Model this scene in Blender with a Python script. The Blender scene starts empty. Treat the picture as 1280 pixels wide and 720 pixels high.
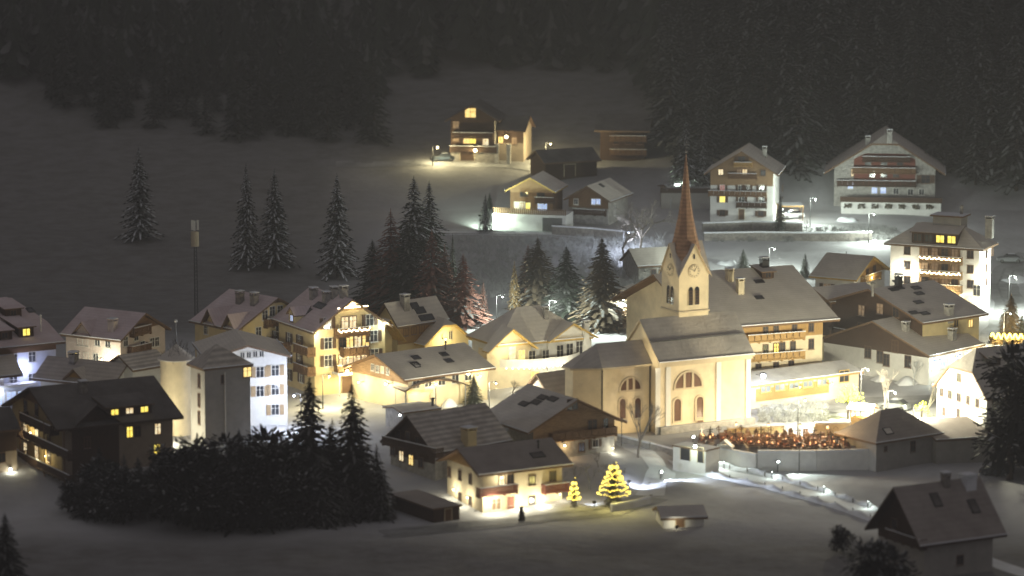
import bpy, math, random
from mathutils import Vector, Matrix
random.seed(7)
C = bpy.context.scene.collection
R = math.radians
# ---------------------------------------------------------------- camera geometry
CAM = Vector((0.0, -590.0, 93.6)); F = 4600.0; DEP = R(9.0)
FW = Vector((0, math.cos(DEP), -math.sin(DEP))); UPV = Vector((0, math.sin(DEP), math.cos(DEP)))
def ray(px, py):
    return (FW + Vector((1, 0, 0)) * ((px - 640) / F) + UPV * ((360 - py) / F)).normalized()
def onz(px, py, z):
    r = ray(px, py); t = (z - CAM.z) / r.z
    return CAM + r * t
def pxpm(p):
    return F / ((Vector(p) - CAM).dot(FW))
def lerp(a, b, t): return a + (b - a) * t
def pw(x, pts):
    if x <= pts[0][0]: return pts[0][1]
    for (a, b), (c, d) in zip(pts, pts[1:]):
        if x <= c: return b + (d - b) * (x - a) / (c - a)
    return pts[-1][1]
def sm(t): t = max(0, min(1, t)); return t * t * (3 - 2 * t)
# ---------------------------------------------------------------- terrain heights
def ystep(x): return pw(x, [(12, -158), (21.5, -126), (24.8, -125.2), (36.6, -131.2), (46.3, -130.4), (47.6, -124), (62, -118), (75, -112), (95, -120)])
def wstep(x): return pw(x, [(14, 30), (22, 2.2), (80, 2.2), (95, 20)])
def T(x, y):
    z = -2.6 * (1 - sm((y - ystep(x)) / wstep(x)))
    z += pw(y, [(10, 0), (34, 3), (60, 4.6), (96, 10), (170, 20), (182, 26)])
    if y > 182: z += (y - 182) * 0.62
    if y > 62: z += sm((x - 20) / 40) * (min(y, 190) - 62) * 0.30
    if y > 120: z += sm((-25 - x) / 60) * (min(y, 190) - 120) * 0.20
    # the little mound beside the lane
    z += 0.9 * math.exp(-((x - 20.5) ** 2 + (y + 142) ** 2) / 9.0)
    z += 0.12 * math.sin(x * 0.31 + y * 0.17) * math.sin(y * 0.23 - x * 0.11)
    return z
def ong(px, py):
    r = ray(px, py); t = 330.0
    while t < 1400:
        p = CAM + r * t
        if p.z <= T(p.x, p.y):
            t0, t1 = t - 3, t
            for _ in range(14):
                m = (t0 + t1) / 2; p = CAM + r * m
                if p.z <= T(p.x, p.y): t1 = m
                else: t0 = m
            return CAM + r * t1
        t += 3
    return CAM + r * t
# ---------------------------------------------------------------- materials
MATS = {}
def newmat(name):
    m = bpy.data.materials.new(name); m.use_nodes = True
    nt = m.node_tree; b = nt.nodes['Principled BSDF']
    return m, nt, b
def mat(name, col, rough=0.8, var=0.25, scale=1.5, bump=0.0, col2=None, bands=None, metal=0, bscale=None, spec=0.3, stretch=(1, 1, 1), thresh=(0.35, 0.65)):
    if name in MATS: return MATS[name]
    m, nt, b = newmat(name); N = nt.nodes; Lk = nt.links
    b.inputs['Roughness'].default_value = rough; b.inputs['Metallic'].default_value = metal
    b.inputs['Specular IOR Level'].default_value = spec
    tc = N.new('ShaderNodeTexCoord'); mp = N.new('ShaderNodeMapping'); mp.inputs['Scale'].default_value = stretch
    Lk.new(tc.outputs['Object'], mp.inputs['Vector'])
    no = N.new('ShaderNodeTexNoise'); no.inputs['Scale'].default_value = scale; no.inputs['Detail'].default_value = 6; no.inputs['Roughness'].default_value = 0.65
    Lk.new(mp.outputs[0], no.inputs['Vector'])
    cr = N.new('ShaderNodeValToRGB')
    c2 = col2 if col2 else tuple(max(0, c * (1 - var)) for c in col)
    cr.color_ramp.elements[0].position = thresh[0]; cr.color_ramp.elements[1].position = thresh[1]
    cr.color_ramp.elements[0].color = (*c2, 1); cr.color_ramp.elements[1].color = (*col, 1)
    Lk.new(no.outputs['Fac'], cr.inputs['Fac'])
    out = cr.outputs['Color']
    if bands:   # (axis, period, dark factor, sharp)
        ax, per, dk = bands
        w = N.new('ShaderNodeTexWave'); w.bands_direction = ax; w.inputs['Scale'].default_value = 6.2832 / per / 20.0
        w.inputs['Distortion'].default_value = 1.2; w.inputs['Detail'].default_value = 2; w.inputs['Detail Scale'].default_value = 1.5
        Lk.new(tc.outputs['Object'], w.inputs['Vector'])
        mx = N.new('ShaderNodeMix'); mx.data_type = 'RGBA'; mx.blend_type = 'MULTIPLY'; mx.inputs['Factor'].default_value = dk
        Lk.new(out, mx.inputs[6]); Lk.new(w.outputs['Color'], mx.inputs[7]); out = mx.outputs[2]
    Lk.new(out, b.inputs['Base Color'])
    if bump:
        n2 = N.new('ShaderNodeTexNoise'); n2.inputs['Scale'].default_value = bscale or scale * 3; n2.inputs['Detail'].default_value = 5
        Lk.new(mp.outputs[0], n2.inputs['Vector'])
        bp = N.new('ShaderNodeBump'); bp.inputs['Strength'].default_value = bump; bp.inputs['Distance'].default_value = 0.15
        Lk.new(n2.outputs['Fac'], bp.inputs['Height']); Lk.new(bp.outputs[0], b.inputs['Normal'])
    MATS[name] = m
    return m
def emat(name, col, strength, col2=None, scale=2.0):
    if name in MATS: return MATS[name]
    m, nt, b = newmat(name); N = nt.nodes; Lk = nt.links
    b.inputs['Base Color'].default_value = (*[c * 0.3 for c in col], 1)
    b.inputs['Emission Strength'].default_value = strength
    if col2:
        tc = N.new('ShaderNodeTexCoord'); no = N.new('ShaderNodeTexNoise'); no.inputs['Scale'].default_value = scale
        oi = N.new('ShaderNodeObjectInfo'); ad = N.new('ShaderNodeVectorMath'); ad.operation = 'ADD'
        Lk.new(tc.outputs['Object'], ad.inputs[0]); Lk.new(oi.outputs['Location'], ad.inputs[1])
        Lk.new(ad.outputs[0], no.inputs['Vector'])
        cr = N.new('ShaderNodeValToRGB'); cr.color_ramp.elements[0].position = .38; cr.color_ramp.elements[1].position = .6
        cr.color_ramp.elements[0].color = (*col2, 1); cr.color_ramp.elements[1].color = (*col, 1)
        Lk.new(no.outputs['Fac'], cr.inputs['Fac']); Lk.new(cr.outputs['Color'], b.inputs['Emission Color'])
    else:
        b.inputs['Emission Color'].default_value = (*col, 1)
    MATS[name] = m
    return m
SNOWC = (0.80, 0.82, 0.86)
mat('snow', SNOWC, .85, .12, .4, .3)
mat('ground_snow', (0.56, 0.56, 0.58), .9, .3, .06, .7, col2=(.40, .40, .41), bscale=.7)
mat('dimmed_snow', (0.36, 0.36, 0.37), .95, .3, .05, .9, col2=(.20, .195, .185), bscale=.5, thresh=(.3, .7))  # outer snow tone with the weaker village light painted in
def ground_dimming():   # outlying snow darkened by position, painting the falloff of village light
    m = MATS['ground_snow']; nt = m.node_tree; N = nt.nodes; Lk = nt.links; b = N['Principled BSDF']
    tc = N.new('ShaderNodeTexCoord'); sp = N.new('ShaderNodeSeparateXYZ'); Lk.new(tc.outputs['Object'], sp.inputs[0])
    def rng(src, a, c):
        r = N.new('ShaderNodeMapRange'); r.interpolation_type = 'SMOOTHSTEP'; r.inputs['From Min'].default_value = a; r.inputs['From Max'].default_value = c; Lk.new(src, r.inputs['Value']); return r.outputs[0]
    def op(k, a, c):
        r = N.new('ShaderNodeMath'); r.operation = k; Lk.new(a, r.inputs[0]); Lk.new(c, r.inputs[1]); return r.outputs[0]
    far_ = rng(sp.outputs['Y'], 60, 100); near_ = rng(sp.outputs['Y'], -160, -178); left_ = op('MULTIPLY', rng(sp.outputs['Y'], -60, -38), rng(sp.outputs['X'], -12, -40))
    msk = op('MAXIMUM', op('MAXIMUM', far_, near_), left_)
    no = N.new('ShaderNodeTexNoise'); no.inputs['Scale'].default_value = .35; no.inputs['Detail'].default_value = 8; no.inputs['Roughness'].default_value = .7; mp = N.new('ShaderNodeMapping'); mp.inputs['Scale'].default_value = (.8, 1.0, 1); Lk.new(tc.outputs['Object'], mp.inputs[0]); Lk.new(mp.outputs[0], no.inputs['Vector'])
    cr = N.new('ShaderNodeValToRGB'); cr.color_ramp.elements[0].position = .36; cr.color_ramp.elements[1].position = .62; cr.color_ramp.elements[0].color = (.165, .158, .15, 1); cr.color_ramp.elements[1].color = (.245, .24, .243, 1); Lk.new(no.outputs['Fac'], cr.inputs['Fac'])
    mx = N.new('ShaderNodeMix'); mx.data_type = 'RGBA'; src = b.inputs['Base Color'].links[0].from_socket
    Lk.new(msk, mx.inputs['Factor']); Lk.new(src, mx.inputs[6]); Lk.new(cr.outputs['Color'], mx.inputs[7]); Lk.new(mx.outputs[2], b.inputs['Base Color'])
ground_dimming()
# roofs: snow over tiles in courses; village glow and falloff painted into tone
mat('roof_a', (0.82, 0.765, 0.68), .9, .22, .35, .35, col2=(.70, .65, .57), bands=('Y', .5, .07), bscale=2)  # warm village glow raised into the snow tone
mat('roof_b', (0.60, 0.55, 0.50), .9, .3, .5, .35, col2=(.46, .41, .37), bands=('Y', .6, .16), bscale=2)
mat('roof_dark', (0.70, 0.655, 0.59), .9, .4, .35, .35, col2=(.56, .52, .465), bands=('Y', .5, .07), bscale=2)
mat('roof_brown', (0.36, 0.32, 0.295), .9, .4, .35, .35, col2=(.27, .235, .215), bands=('Y', .5, .07), bscale=2)
mat('roof_deep', (0.17, 0.155, 0.145), .9, .4, .3, .35, col2=(.09, .08, .075), bscale=2)  # darkened for roofs far from the village light
mat('roof_pinklit', (0.80, 0.68, 0.69), .9, .2, .35, .35, col2=(.66, .53, .53), bands=('Y', .5, .07), bscale=2)  # pink lamp glow painted into the roof snow
mat('roof_stripe', (0.74, 0.69, 0.62), .9, .3, .6, .4, col2=(.50, .45, .40), bands=('Y', .62, .38), bscale=2)
mat('roof_white', (0.78, 0.77, 0.76), .9, .2, .5, .4, bscale=3)
mat('roof_edge', (0.20, 0.13, 0.08), .8, .3, 2)
mat('edge_yellow', (0.62, 0.42, 0.13), .7, .3, 2)
mat('white', (0.78, 0.77, 0.74), .85, .12, 1.1, .15, bscale=8)
mat('bluewhite', (0.66, 0.69, 0.78), .85, .12, 1.1, .15, bscale=8)
mat('cream', (0.80, 0.68, 0.47), .85, .24, .45, .15, bscale=8)
mat('yellow', (0.76, 0.62, 0.34), .85, .14, .9, .15, bscale=8)
mat('pinkwall', (0.68, 0.58, 0.52), .85, .14, .9, .15, bscale=8)
mat('grey', (0.40, 0.38, 0.35), .9, .2, .7, .2, bscale=8)
mat('brownwall', (0.31, 0.25, 0.19), .9, .2, .7, .2, bscale=8)
mat('ochrewall', (0.40, 0.30, 0.15), .9, .2, .7, .2, bscale=8)
mat('stone', (0.46, 0.44, 0.41), .95, .45, 1.8, .6, bscale=4)
mat('rubble', (0.33, 0.30, 0.27), .95, .5, 2.2, .7, bscale=4)
mat('wood', (0.20, 0.115, 0.06), .8, .4, 3, .3, stretch=(6, 6, .7), bscale=6)
mat('wood_dark', (0.085, 0.05, 0.032), .85, .4, 3, .3, stretch=(6, 6, .7), bscale=6)
mat('wood_gold', (0.48, 0.29, 0.11), .75, .35, 3, .3, stretch=(6, 6, .5), bscale=6)
mat('wood_red', (0.23, 0.085, 0.06), .8, .35, 3, .3, stretch=(6, 6, .7), bscale=6)
mat('planks', (0.40, 0.26, 0.15), .85, .55, 2, .4, stretch=(.7, .7, 7), bscale=6, col2=(.17, .105, .06))
mat('shutter_brown', (0.12, 0.075, 0.05), .7, .3, 4)
mat('shutter_tan', (0.42, 0.30, 0.17), .7, .3, 4)
mat('shutter_green', (0.05, 0.085, 0.06), .7, .3, 4)
mat('frame_white', (0.75, 0.73, 0.68), .6, .1, 4)
mat('frame_brown', (0.17, 0.10, 0.06), .6, .2, 4)
mat('frame_stone', (0.62, 0.52, 0.36), .8, .15, 4)
mat('metal', (0.22, 0.22, 0.22), .5, .3, 5, metal=.7)
mat('glass_pale', (0.24, 0.28, 0.33), .3, .4, 1.0, spec=.6)
mat('metal_dark', (0.05, 0.05, 0.052), .5, .3, 5, metal=.4)
mat('glass', (0.035, 0.04, 0.05), .12, .4, 1.5, spec=.7)
mat('glass_red', (0.12, 0.05, 0.03), .3, .4, 2, spec=.5)
mat('brick', (0.24, 0.12, 0.08), .9, .3, 3, .4)
mat('spire', (0.56, 0.34, 0.22), .7, .35, 1.2, .3, bands=('Z', .5, .3), col2=(.34, .20, .13))
mat('asphalt_snow', (0.40, 0.40, 0.41), .8, .45, .18, .6, col2=(.17, .17, .17), bscale=1.2)
mat('rut', (0.30, 0.30, 0.31), .9, .4, .5, .5, col2=(.14, .14, .14), bscale=2)
mat('bark', (0.075, 0.055, 0.042), .95, .4, 4, .5)
mat('bark_frost', (0.24, 0.21, 0.18), .95, .5, 3)
mat('needles', (0.030, 0.040, 0.026), .9, .5, 1.2)
mat('needles_brownlit', (0.12, 0.088, 0.055), .9, .5, 1.2)  # brown lamplight on the mid trees painted into the needles
mat('wood_mid', (0.34, 0.22, 0.12), .75, .35, 3, .3, stretch=(6, 6, .5), bscale=6)
mat('needles_black', (0.010, 0.012, 0.010), .95, .5, 1.2)
mat('needles_red', (0.27, 0.13, 0.10), .9, .5, 1.2)  # reddish larch tone plus the clump's warm glow painted in
mat('needles_goldlit', (0.20, 0.13, 0.05), .9, .5, 1.2)  # orange lamplight painted into the needle colour
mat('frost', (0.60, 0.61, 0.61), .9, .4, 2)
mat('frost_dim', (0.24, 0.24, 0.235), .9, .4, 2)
mat('frost_forest', (0.13, 0.13, 0.13), .9, .4, 2)  # darkened in colour so the far wood fades out
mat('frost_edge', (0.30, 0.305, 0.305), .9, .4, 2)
mat('hedge', (0.16, 0.14, 0.10), .95, .6, 1.5, col2=(.04, .035, .025))
mat('car_white', (0.7, 0.71, 0.72), .25, .05, 2, spec=.6)
mat('car_dark', (0.03, 0.035, 0.04), .25, .2, 2, spec=.6)
mat('car_silver', (0.35, 0.37, 0.39), .3, .1, 2, metal=.5, spec=.6)
mat('tyre', (0.015, 0.015, 0.015), .9, .2, 5)
mat('cloth_dark', (0.03, 0.03, 0.04), .9, .3, 6)
mat('skin', (0.5, 0.32, 0.24), .6, .1, 6)
mat('wreath', (0.17, 0.10, 0.065), .9, .6, 3, col2=(.09, .06, .035))
mat('flower_red', (0.42, 0.12, 0.07), .8, .4, 8)
mat('granite', (0.30, 0.20, 0.15), .5, .4, 3)
emat('lit_warm', (1.0, 0.78, 0.30), 1.5, (0.9, 0.55, 0.14))
emat('lit_pale', (1.0, 0.86, 0.55), 1.3, (0.7, 0.5, 0.25))
emat('lit_yellow', (1.0, 0.85, 0.18), 1.7, (0.9, 0.62, 0.08))
emat('lit_blue', (0.45, 0.6, 1.0), 1.1, (0.7, 0.8, 1.0))
emat('lit_pink', (0.9, 0.45, 0.4), .45, (0.5, 0.2, 0.18))
emat('lit_dim', (0.75, 0.5, 0.28), .28, (0.3, 0.2, 0.12))
emat('bulb_warm', (1.0, 0.86, 0.50), 20)
emat('bulb_white', (0.9, 1.0, 0.95), 20)
emat('bulb_blue', (0.65, 0.78, 1.0), 25)
emat('fairy', (1.0, 0.84, 0.50), 16)
emat('fairy_yellow', (1.0, 0.74, 0.12), 5)
emat('fairy_green', (0.85, 1.0, 0.06), 9)
emat('fairy_gold', (1.0, 0.84, 0.10), 9)
emat('candle', (1.0, 0.50, 0.20), 3)
# ---------------------------------------------------------------- mesh builder
def rot2(x, y, a): c, s = math.cos(a), math.sin(a); return x * c - y * s, x * s + y * c
class MB:
    def __init__(s): s.v = []; s.f = []; s.m = []; s.names = []; s.mtx = None; s.smooth = False
    def mi(s, n):
        if n not in s.names: s.names.append(n)
        return s.names.index(n)
    def av(s, p):
        p = Vector(p)
        if s.mtx is not None: p = s.mtx @ p
        s.v.append(tuple(p)); return len(s.v) - 1
    def face(s, pts, m):
        idx = [s.av(p) for p in pts]; s.f.append(idx); s.m.append(s.mi(m))
    def hexa(s, p, m, top=None):   # p: 4 bottom ccw, 4 top ccw
        i = [s.av(q) for q in p]; k = s.mi(m); kt = s.mi(top) if top else k
        for fc, kk in (((3, 2, 1, 0), k), ((4, 5, 6, 7), kt), ((0, 1, 5, 4), k), ((1, 2, 6, 5), k), ((2, 3, 7, 6), k), ((3, 0, 4, 7), k)):
            s.f.append([i[j] for j in fc]); s.m.append(kk)
    def box(s, x0, x1, y0, y1, z0, z1, m, top=None):
        s.hexa([(x0, y0, z0), (x1, y0, z0), (x1, y1, z0), (x0, y1, z0), (x0, y0, z1), (x1, y0, z1), (x1, y1, z1), (x0, y1, z1)], m, top)
    def prism(s, poly, z0, z1, m, top=None, cap=True):  # poly (x,y) ccw
        n = len(poly); b = [s.av((x, y, z0)) for x, y in poly]; t = [s.av((x, y, z1)) for x, y in poly]; k = s.mi(m)
        for i in range(n):
            j = (i + 1) % n; s.f.append([b[i], b[j], t[j], t[i]]); s.m.append(k)
        if cap:
            s.f.append(t); s.m.append(s.mi(top) if top else k); s.f.append(b[::-1]); s.m.append(k)
    def tube(s, a, b, r0, r1, m, n=6, cap=True):
        a, b = Vector(a), Vector(b); d = (b - a)
        if d.length < 1e-6: return
        d.normalize(); u = d.orthogonal().normalized(); w = d.cross(u)
        ra = [s.av(a + (u * math.cos(6.2832 * i / n) + w * math.sin(6.2832 * i / n)) * r0) for i in range(n)]
        rb = [s.av(b + (u * math.cos(6.2832 * i / n) + w * math.sin(6.2832 * i / n)) * r1) for i in range(n)]
        k = s.mi(m)
        for i in range(n):
            j = (i + 1) % n; s.f.append([ra[i], ra[j], rb[j], rb[i]]); s.m.append(k)
        if cap:
            s.f.append(ra[::-1]); s.m.append(k); s.f.append(rb); s.m.append(k)
    def lathe(s, prof, c, m, n=16):
        rings = [[s.av((c[0] + r * math.cos(6.2832 * i / n), c[1] + r * math.sin(6.2832 * i / n), c[2] + z)) for i in range(n)] for r, z in prof]
        k = s.mi(m)
        for a, b in zip(rings, rings[1:]):
            for i in range(n):
                j = (i + 1) % n; s.f.append([a[i], a[j], b[j], b[i]]); s.m.append(k)
        s.f.append(rings[0][::-1]); s.m.append(k); s.f.append(rings[-1]); s.m.append(k)
    def ball(s, c, r, m, n=8, k=5, sq=1.0):
        pr = [(r * math.sin(math.pi * i / k) if 0 < i < k else r * .02, -r * sq * math.cos(math.pi * i / k)) for i in range(k + 1)]
        s.lathe(pr, c, m, n)
    def slab(s, polys, t, top, side):   # polygons share corners; thickness t straight down
        key = {}; ed = {}
        for pl in polys:
            for a, b in zip(pl, pl[1:] + pl[:1]):
                ka = tuple(round(c, 3) for c in a); kb = tuple(round(c, 3) for c in b)
                ed[(ka, kb)] = (a, b)
        for pl in polys:
            s.face(pl, top); s.face([(x, y, z - t) for x, y, z in pl][::-1], side)
        for (ka, kb), (a, b) in ed.items():
            if (kb, ka) not in ed:
                s.face([(a[0], a[1], a[2] - t), (b[0], b[1], b[2] - t), b, a], side)
    def mesh(s, name):
        me = bpy.data.meshes.new(name); me.from_pydata(s.v, [], s.f)
        for n in s.names: me.materials.append(MATS[n])
        me.polygons.foreach_set('material_index', s.m)
        if s.smooth: me.polygons.foreach_set('use_smooth', [True] * len(s.f))
        me.update(); return me
    def build(s, name, parent=None, loc=None, rz=0):
        o = bpy.data.objects.new(name, s.mesh(name)); C.objects.link(o)
        if parent: o.parent = parent
        if loc is not None: o.location = loc
        if rz: o.rotation_euler.z = rz
        return o
def link(name, me, parent=None, loc=None, rz=0, sc=None):
    o = bpy.data.objects.new(name, me); C.objects.link(o)
    if parent: o.parent = parent
    if loc is not None: o.location = loc
    o.rotation_euler.z = rz
    if sc is not None: o.scale = sc if hasattr(sc, '__len__') else (sc, sc, sc)
    return o
def tag(o, label, cat, group=None, kind=None):
    if label: o['label'] = label
    if cat: o['category'] = cat
    if group: o['group'] = group
    if kind: o['kind'] = kind
    return o
def empty(name, loc, rz=0, label=None, cat=None, group=None):
    o = bpy.data.objects.new(name, None); C.objects.link(o); o.location = loc; o.rotation_euler.z = rz
    o.empty_display_size = .5
    return tag(o, label, cat, group)
def light(parent, loc, power, col=(1, .8, .5), rad=.25, kind='POINT', aim=None, spot=100, blend=.6, name='light'):
    l = bpy.data.lights.new(name, kind); l.energy = power*LM; l.color = col; l.shadow_soft_size = rad
    if kind == 'SPOT': l.spot_size = R(spot); l.spot_blend = blend
    o = bpy.data.objects.new(name, l); C.objects.link(o); o.parent = parent; o.location = loc
    if aim is not None:
        d = Vector(aim) - Vector(loc); o.rotation_euler = d.to_track_quat('-Z', 'Y').to_euler()
    return o
WARM = (1.0, .86, .46); WHITE = (.88, 1.0, .88); COOL = (.74, .82, 1.0); AMBER = (1.0, .64, .26); PALE = (1, .95, .70); LM = 1.56; BLUE = (.58, .64, 1.0)
# ---------------------------------------------------------------- houses
CACHE = {}
def cached(key, fn):
    if key not in CACHE: CACHE[key] = fn()
    return CACHE[key]
def win_frame(w, h, fm, fw=.09):
    b = MB()
    b.box(-w/2 - fw, w/2 + fw, -.07, 0, -fw, 0, fm); b.box(-w/2 - fw, w/2 + fw, -.07, 0, h, h + fw, fm)
    b.box(-w/2 - fw, -w/2, -.07, 0, 0, h, fm); b.box(w/2, w/2 + fw, -.07, 0, 0, h, fm)
    b.box(-.035, .035, -.06, -.005, 0, h, fm)
    if h > 1.15: b.box(-w/2, -.037, -.06, -.005, h*.62, h*.62 + .05, fm); b.box(.037, w/2, -.06, -.005, h*.62, h*.62 + .05, fm)
    b.box(-w/2 - fw - .05, w/2 + fw + .05, -.14, -.0, -fw - .07, -fw - .002, fm, 'snow')
    return b.mesh('window')
def pane_mesh(w, h, gm):
    b = MB(); b.box(-w/2, w/2, -.025, .012, 0, h, gm); return b.mesh('pane')
def shut_mesh(w, h, m):
    b = MB(); b.box(0, w, -.11, -.072, -.03, h + .03, m)
    for i in range(4): b.box(.05, w - .05, -.125, -.111, .05 + i*h/4, .05 + i*h/4 + h*.17, m)
    return b.mesh('shutter')
class House:
    """Gabled, half-hipped or hipped house. Roof corners A, B (near eave, left/right) in the survey picture."""
    def __init__(s, name, label, cat, A, B, h, zb=None, apex=None, end='A', W=None, rise=None, front=False, D=None, Cc=None,
                 ov=.9, ovg=.7, kA=1, kB=1, sA=0, sB=0, roof='roof_a', edge='roof_edge', wall='white', gable=None, th=.28, group=None, nowall=False, skirt=1.0, base=None, lift=(0, 0)):
        if base is not None:
            g0 = ong(*base); zb = g0.z + lift[0]; A_ = B if abs(base[0] - B[0]) < abs(base[0] - A[0]) else A
            ey_ = lerp(A[1], B[1], max(0, min(1, (base[0] - A[0])/(B[0] - A[0])))); r = ray(base[0], ey_); t = (g0.y + lift[1] - (ovg if front else ov) - CAM.y)/r.y; h = (CAM + r*t).z - zb
        z0 = zb if zb is not None else 0.0
        for _ in range(4):
            a = onz(*A, z0 + h); b = onz(*B, z0 + h)
            if zb is None:
                z0 = T((a.x + b.x)/2, (a.y + b.y)/2)
        ex = (b - a); ex.z = 0; Lab = ex.length; ex.normalize(); n = Vector((-ex.y, ex.x, 0))
        if Cc is not None:   # far corner pixel on same level (from A or B according to end)
            c = onz(*Cc, z0 + h); base = a if end == 'A' else b
            dd = (c - base).dot(n)
            if front: D = dd
            else: W = dd
        if front:
            W = Lab; L = D
            if rise is None:
                m0 = (a + b)/2; r = ray(*apex); # on vertical plane of the gable
                t = (m0 - CAM).dot(n) / r.dot(n); p = CAM + r*t; rise = p.z - (z0 + h)
            cen = (a + b)/2 + n*(L/2); X = n; Y = -ex
        else:
            L = Lab; base = a if end == 'A' else b
            if W is None or rise is None:
                r = ray(*apex)
                # base + n*u + z*v = CAM + r*t
                if W is None and rise is None:
                    M = Matrix(((n.x, 0, -r.x), (n.y, 0, -r.y), (0, 1, -r.z)))
                    sol = M.inverted() @ (CAM - base); W = 2*sol[0]; rise = sol[1]
                elif rise is None:
                    q = base + n*(W/2); t = ((q - CAM).dot(Vector((r.x, r.y, 0)))) / (r.x**2 + r.y**2); rise = (CAM + r*t).z - (z0 + h)
            cen = (a + b)/2 + n*(W/2); X = ex; Y = n
        s.name = name; s.L = L; s.W = W; s.rise = rise; s.h = h; s.z0 = z0; s.ov = ov; s.ovg = ovg; s.th = th
        s.rz = math.atan2(X.y, X.x)
        s.root = empty(name, (cen.x, cen.y, z0), s.rz, label, cat, group)
        s.M = Matrix.Translation(Vector((cen.x, cen.y, z0))) @ Matrix.Rotation(s.rz, 4, 'Z'); s.Mi = s.M.inverted()
        s.pitch = rise/(W/2)
        print('HOUSE %-22s L=%.1f W=%.1f rise=%.1f pitch=%.0f rz=%.0f z0=%.1f at %.0f %.0f' % (name, L, W, rise, math.degrees(math.atan(s.pitch)), math.degrees(s.rz), z0, cen.x, cen.y))
        s.hx = L/2 - ovg; s.hy = W/2 - ov       # wall half sizes
        s.wt = h + ov*s.pitch - th - .02         # wall top under the slab
        # ---- roof
        b = MB(); e = .0
        kk = {'A': kA, 'B': kB}; ss = {'A': sA, 'B': sB}
        def endpts(sg, k, st):
            x = sg*L/2; xr = sg*(L/2 - st)
            lo_s = (x, -W/2, h); lo_n = (x, W/2, h); km_s = (x, -W/2*(1-k), h + k*rise); km_n = (x, W/2*(1-k), h + k*rise); rg = (xr, 0, h + rise)
            return lo_s, lo_n, km_s, km_n, rg
        a1, a2, a3, a4, a5 = endpts(-1, kA, sA); b1, b2, b3, b4, b5 = endpts(1, kB, sB)
        if rise > .01:
            south = [a1, b1] + ([b3] if 0 < kB < 1 else []) + [b5, a5] + ([a3] if 0 < kA < 1 else [])
            north = [b2, a2] + ([a4] if 0 < kA < 1 else []) + [a5, b5] + ([b4] if 0 < kB < 1 else [])
            polys = [south, north]
            if kA < 1: polys.append([a4, a3, a5] if kA > 0 else [a2, a1, a5])
            if kB < 1: polys.append([b3, b4, b5] if kB > 0 else [b1, b2, b5])
        else: polys = [[a1, b1, b2, a2]]
        b.slab(polys, th, roof, edge)
        s.roof = b.build('roof', s.root)
        # thin snow lip on eaves and verges
        b = MB()
        if rise > .01 and roof not in ('roof_deep',):
            for sg in (-1, 1):
                b = MB(); b.hexa([(-L/2, sg*W/2 - .05, h + .004), (L/2, sg*W/2 - .05, h + .004), (L/2, sg*W/2 + .05, h + .004), (-L/2, sg*W/2 + .05, h + .004),
                        (-L/2, sg*W/2 - .05, h + .13), (L/2, sg*W/2 - .05, h + .13), (L/2, sg*W/2 + .05, h + .13), (-L/2, sg*W/2 + .05, h + .13)], 'snow')
                b.build('snow_lip', s.roof)
        # ---- walls
        hx, hy, wt = s.hx, s.hy, s.wt
        rt = wt + hy*s.pitch     # ridge under-slab height at the wall ends
        b = MB(); zf = -skirt
        def gpoly(x, k, st):
            pts = [(x, -hy, zf), (x, hy, zf), (x, hy, wt)]
            if rise <= .01: return pts + [(x, -hy, wt)]
            if k >= 1: pts.append((x, 0, rt))
            elif k > 0:
                yy = min(hy*.98, W/2*(1-k)); zz = wt + (hy - yy)*s.pitch; pts += [(x, yy, zz), (x, -yy, zz)]
            pts.append((x, -hy, wt)); return pts
        if not nowall:
            gA = gpoly(-hx, kA, sA)[::-1]; gB = gpoly(hx, kB, sB)
            b.face(gA, wall); b.face(gB, wall)
            b.face([(-hx, -hy, zf), (hx, -hy, zf), (hx, -hy, wt), (-hx, -hy, wt)], wall)
            b.face([(hx, hy, zf), (-hx, hy, zf), (-hx, hy, wt), (hx, hy, wt)], wall)
            s.wallo = b.build('wall', s.root)
        s.rt = rt; s.k = kk
        if gable:                 # timber cladding on gable ends above a level
            for e_, (m_, zlo) in gable.items(): s.clad(e_, m_, zlo)
    def fr(s, side):   # origin(x,y), udir, outdir, rot
        if side == 'S': return (0, -s.hy), (1, 0), (0, -1), 0
        if side == 'N': return (0, s.hy), (-1, 0), (0, 1), math.pi
        if side == 'A': return (-s.hx, 0), (0, -1), (-1, 0), -math.pi/2
        return (s.hx, 0), (0, 1), (1, 0), math.pi/2
    def P(s, side, u, z, o=0.0):
        (x, y), (ux, uy), (ox, oy), _ = s.fr(side)
        return Vector((x + ux*u + ox*o, y + uy*u + oy*o, z))
    def uv(s, side, px, py, o=0.0):
        (x, y), (ux, uy), (ox, oy), _ = s.fr(side)
        c = s.Mi @ CAM; r = (s.Mi.to_3x3() @ ray(px, py))
        q = Vector((x + ox*o, y + oy*o, 0)); nn = Vector((ox, oy, 0))
        t = (q - c).dot(nn) / r.dot(nn); p = c + r*t
        return (p - q).dot(Vector((ux, uy, 0))), p.z
    def clad(s, side, m, zlo, u0=None, u1=None, o=.06, zhi=None):
        b = MB(); hy = s.hy if side in 'AB' else s.hx; k = s.k.get(side, 1)
        if side in 'AB':
            yy = 0 if k >= 1 else min(hy*.98, s.W/2*(1-k)); zz = s.wt + (hy - yy)*s.pitch
            if zlo <= s.wt: pts = [(-hy, zlo), (hy, zlo), (hy, s.wt)] + ([(0, s.rt)] if yy == 0 else [(yy, zz), (-yy, zz)]) + [(-hy, s.wt)]
            else:
                w = hy - (zlo - s.wt)/s.pitch
                pts = [(-w, zlo), (w, zlo)] + ([(0, s.rt)] if yy == 0 else [(yy, zz), (-yy, zz)])
        else: pts = [(u0 if u0 is not None else -hy, zlo), (u1 if u1 is not None else hy, zlo), (u1 if u1 is not None else hy, zhi or s.wt), (u0 if u0 is not None else -hy, zhi or s.wt)]
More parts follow.
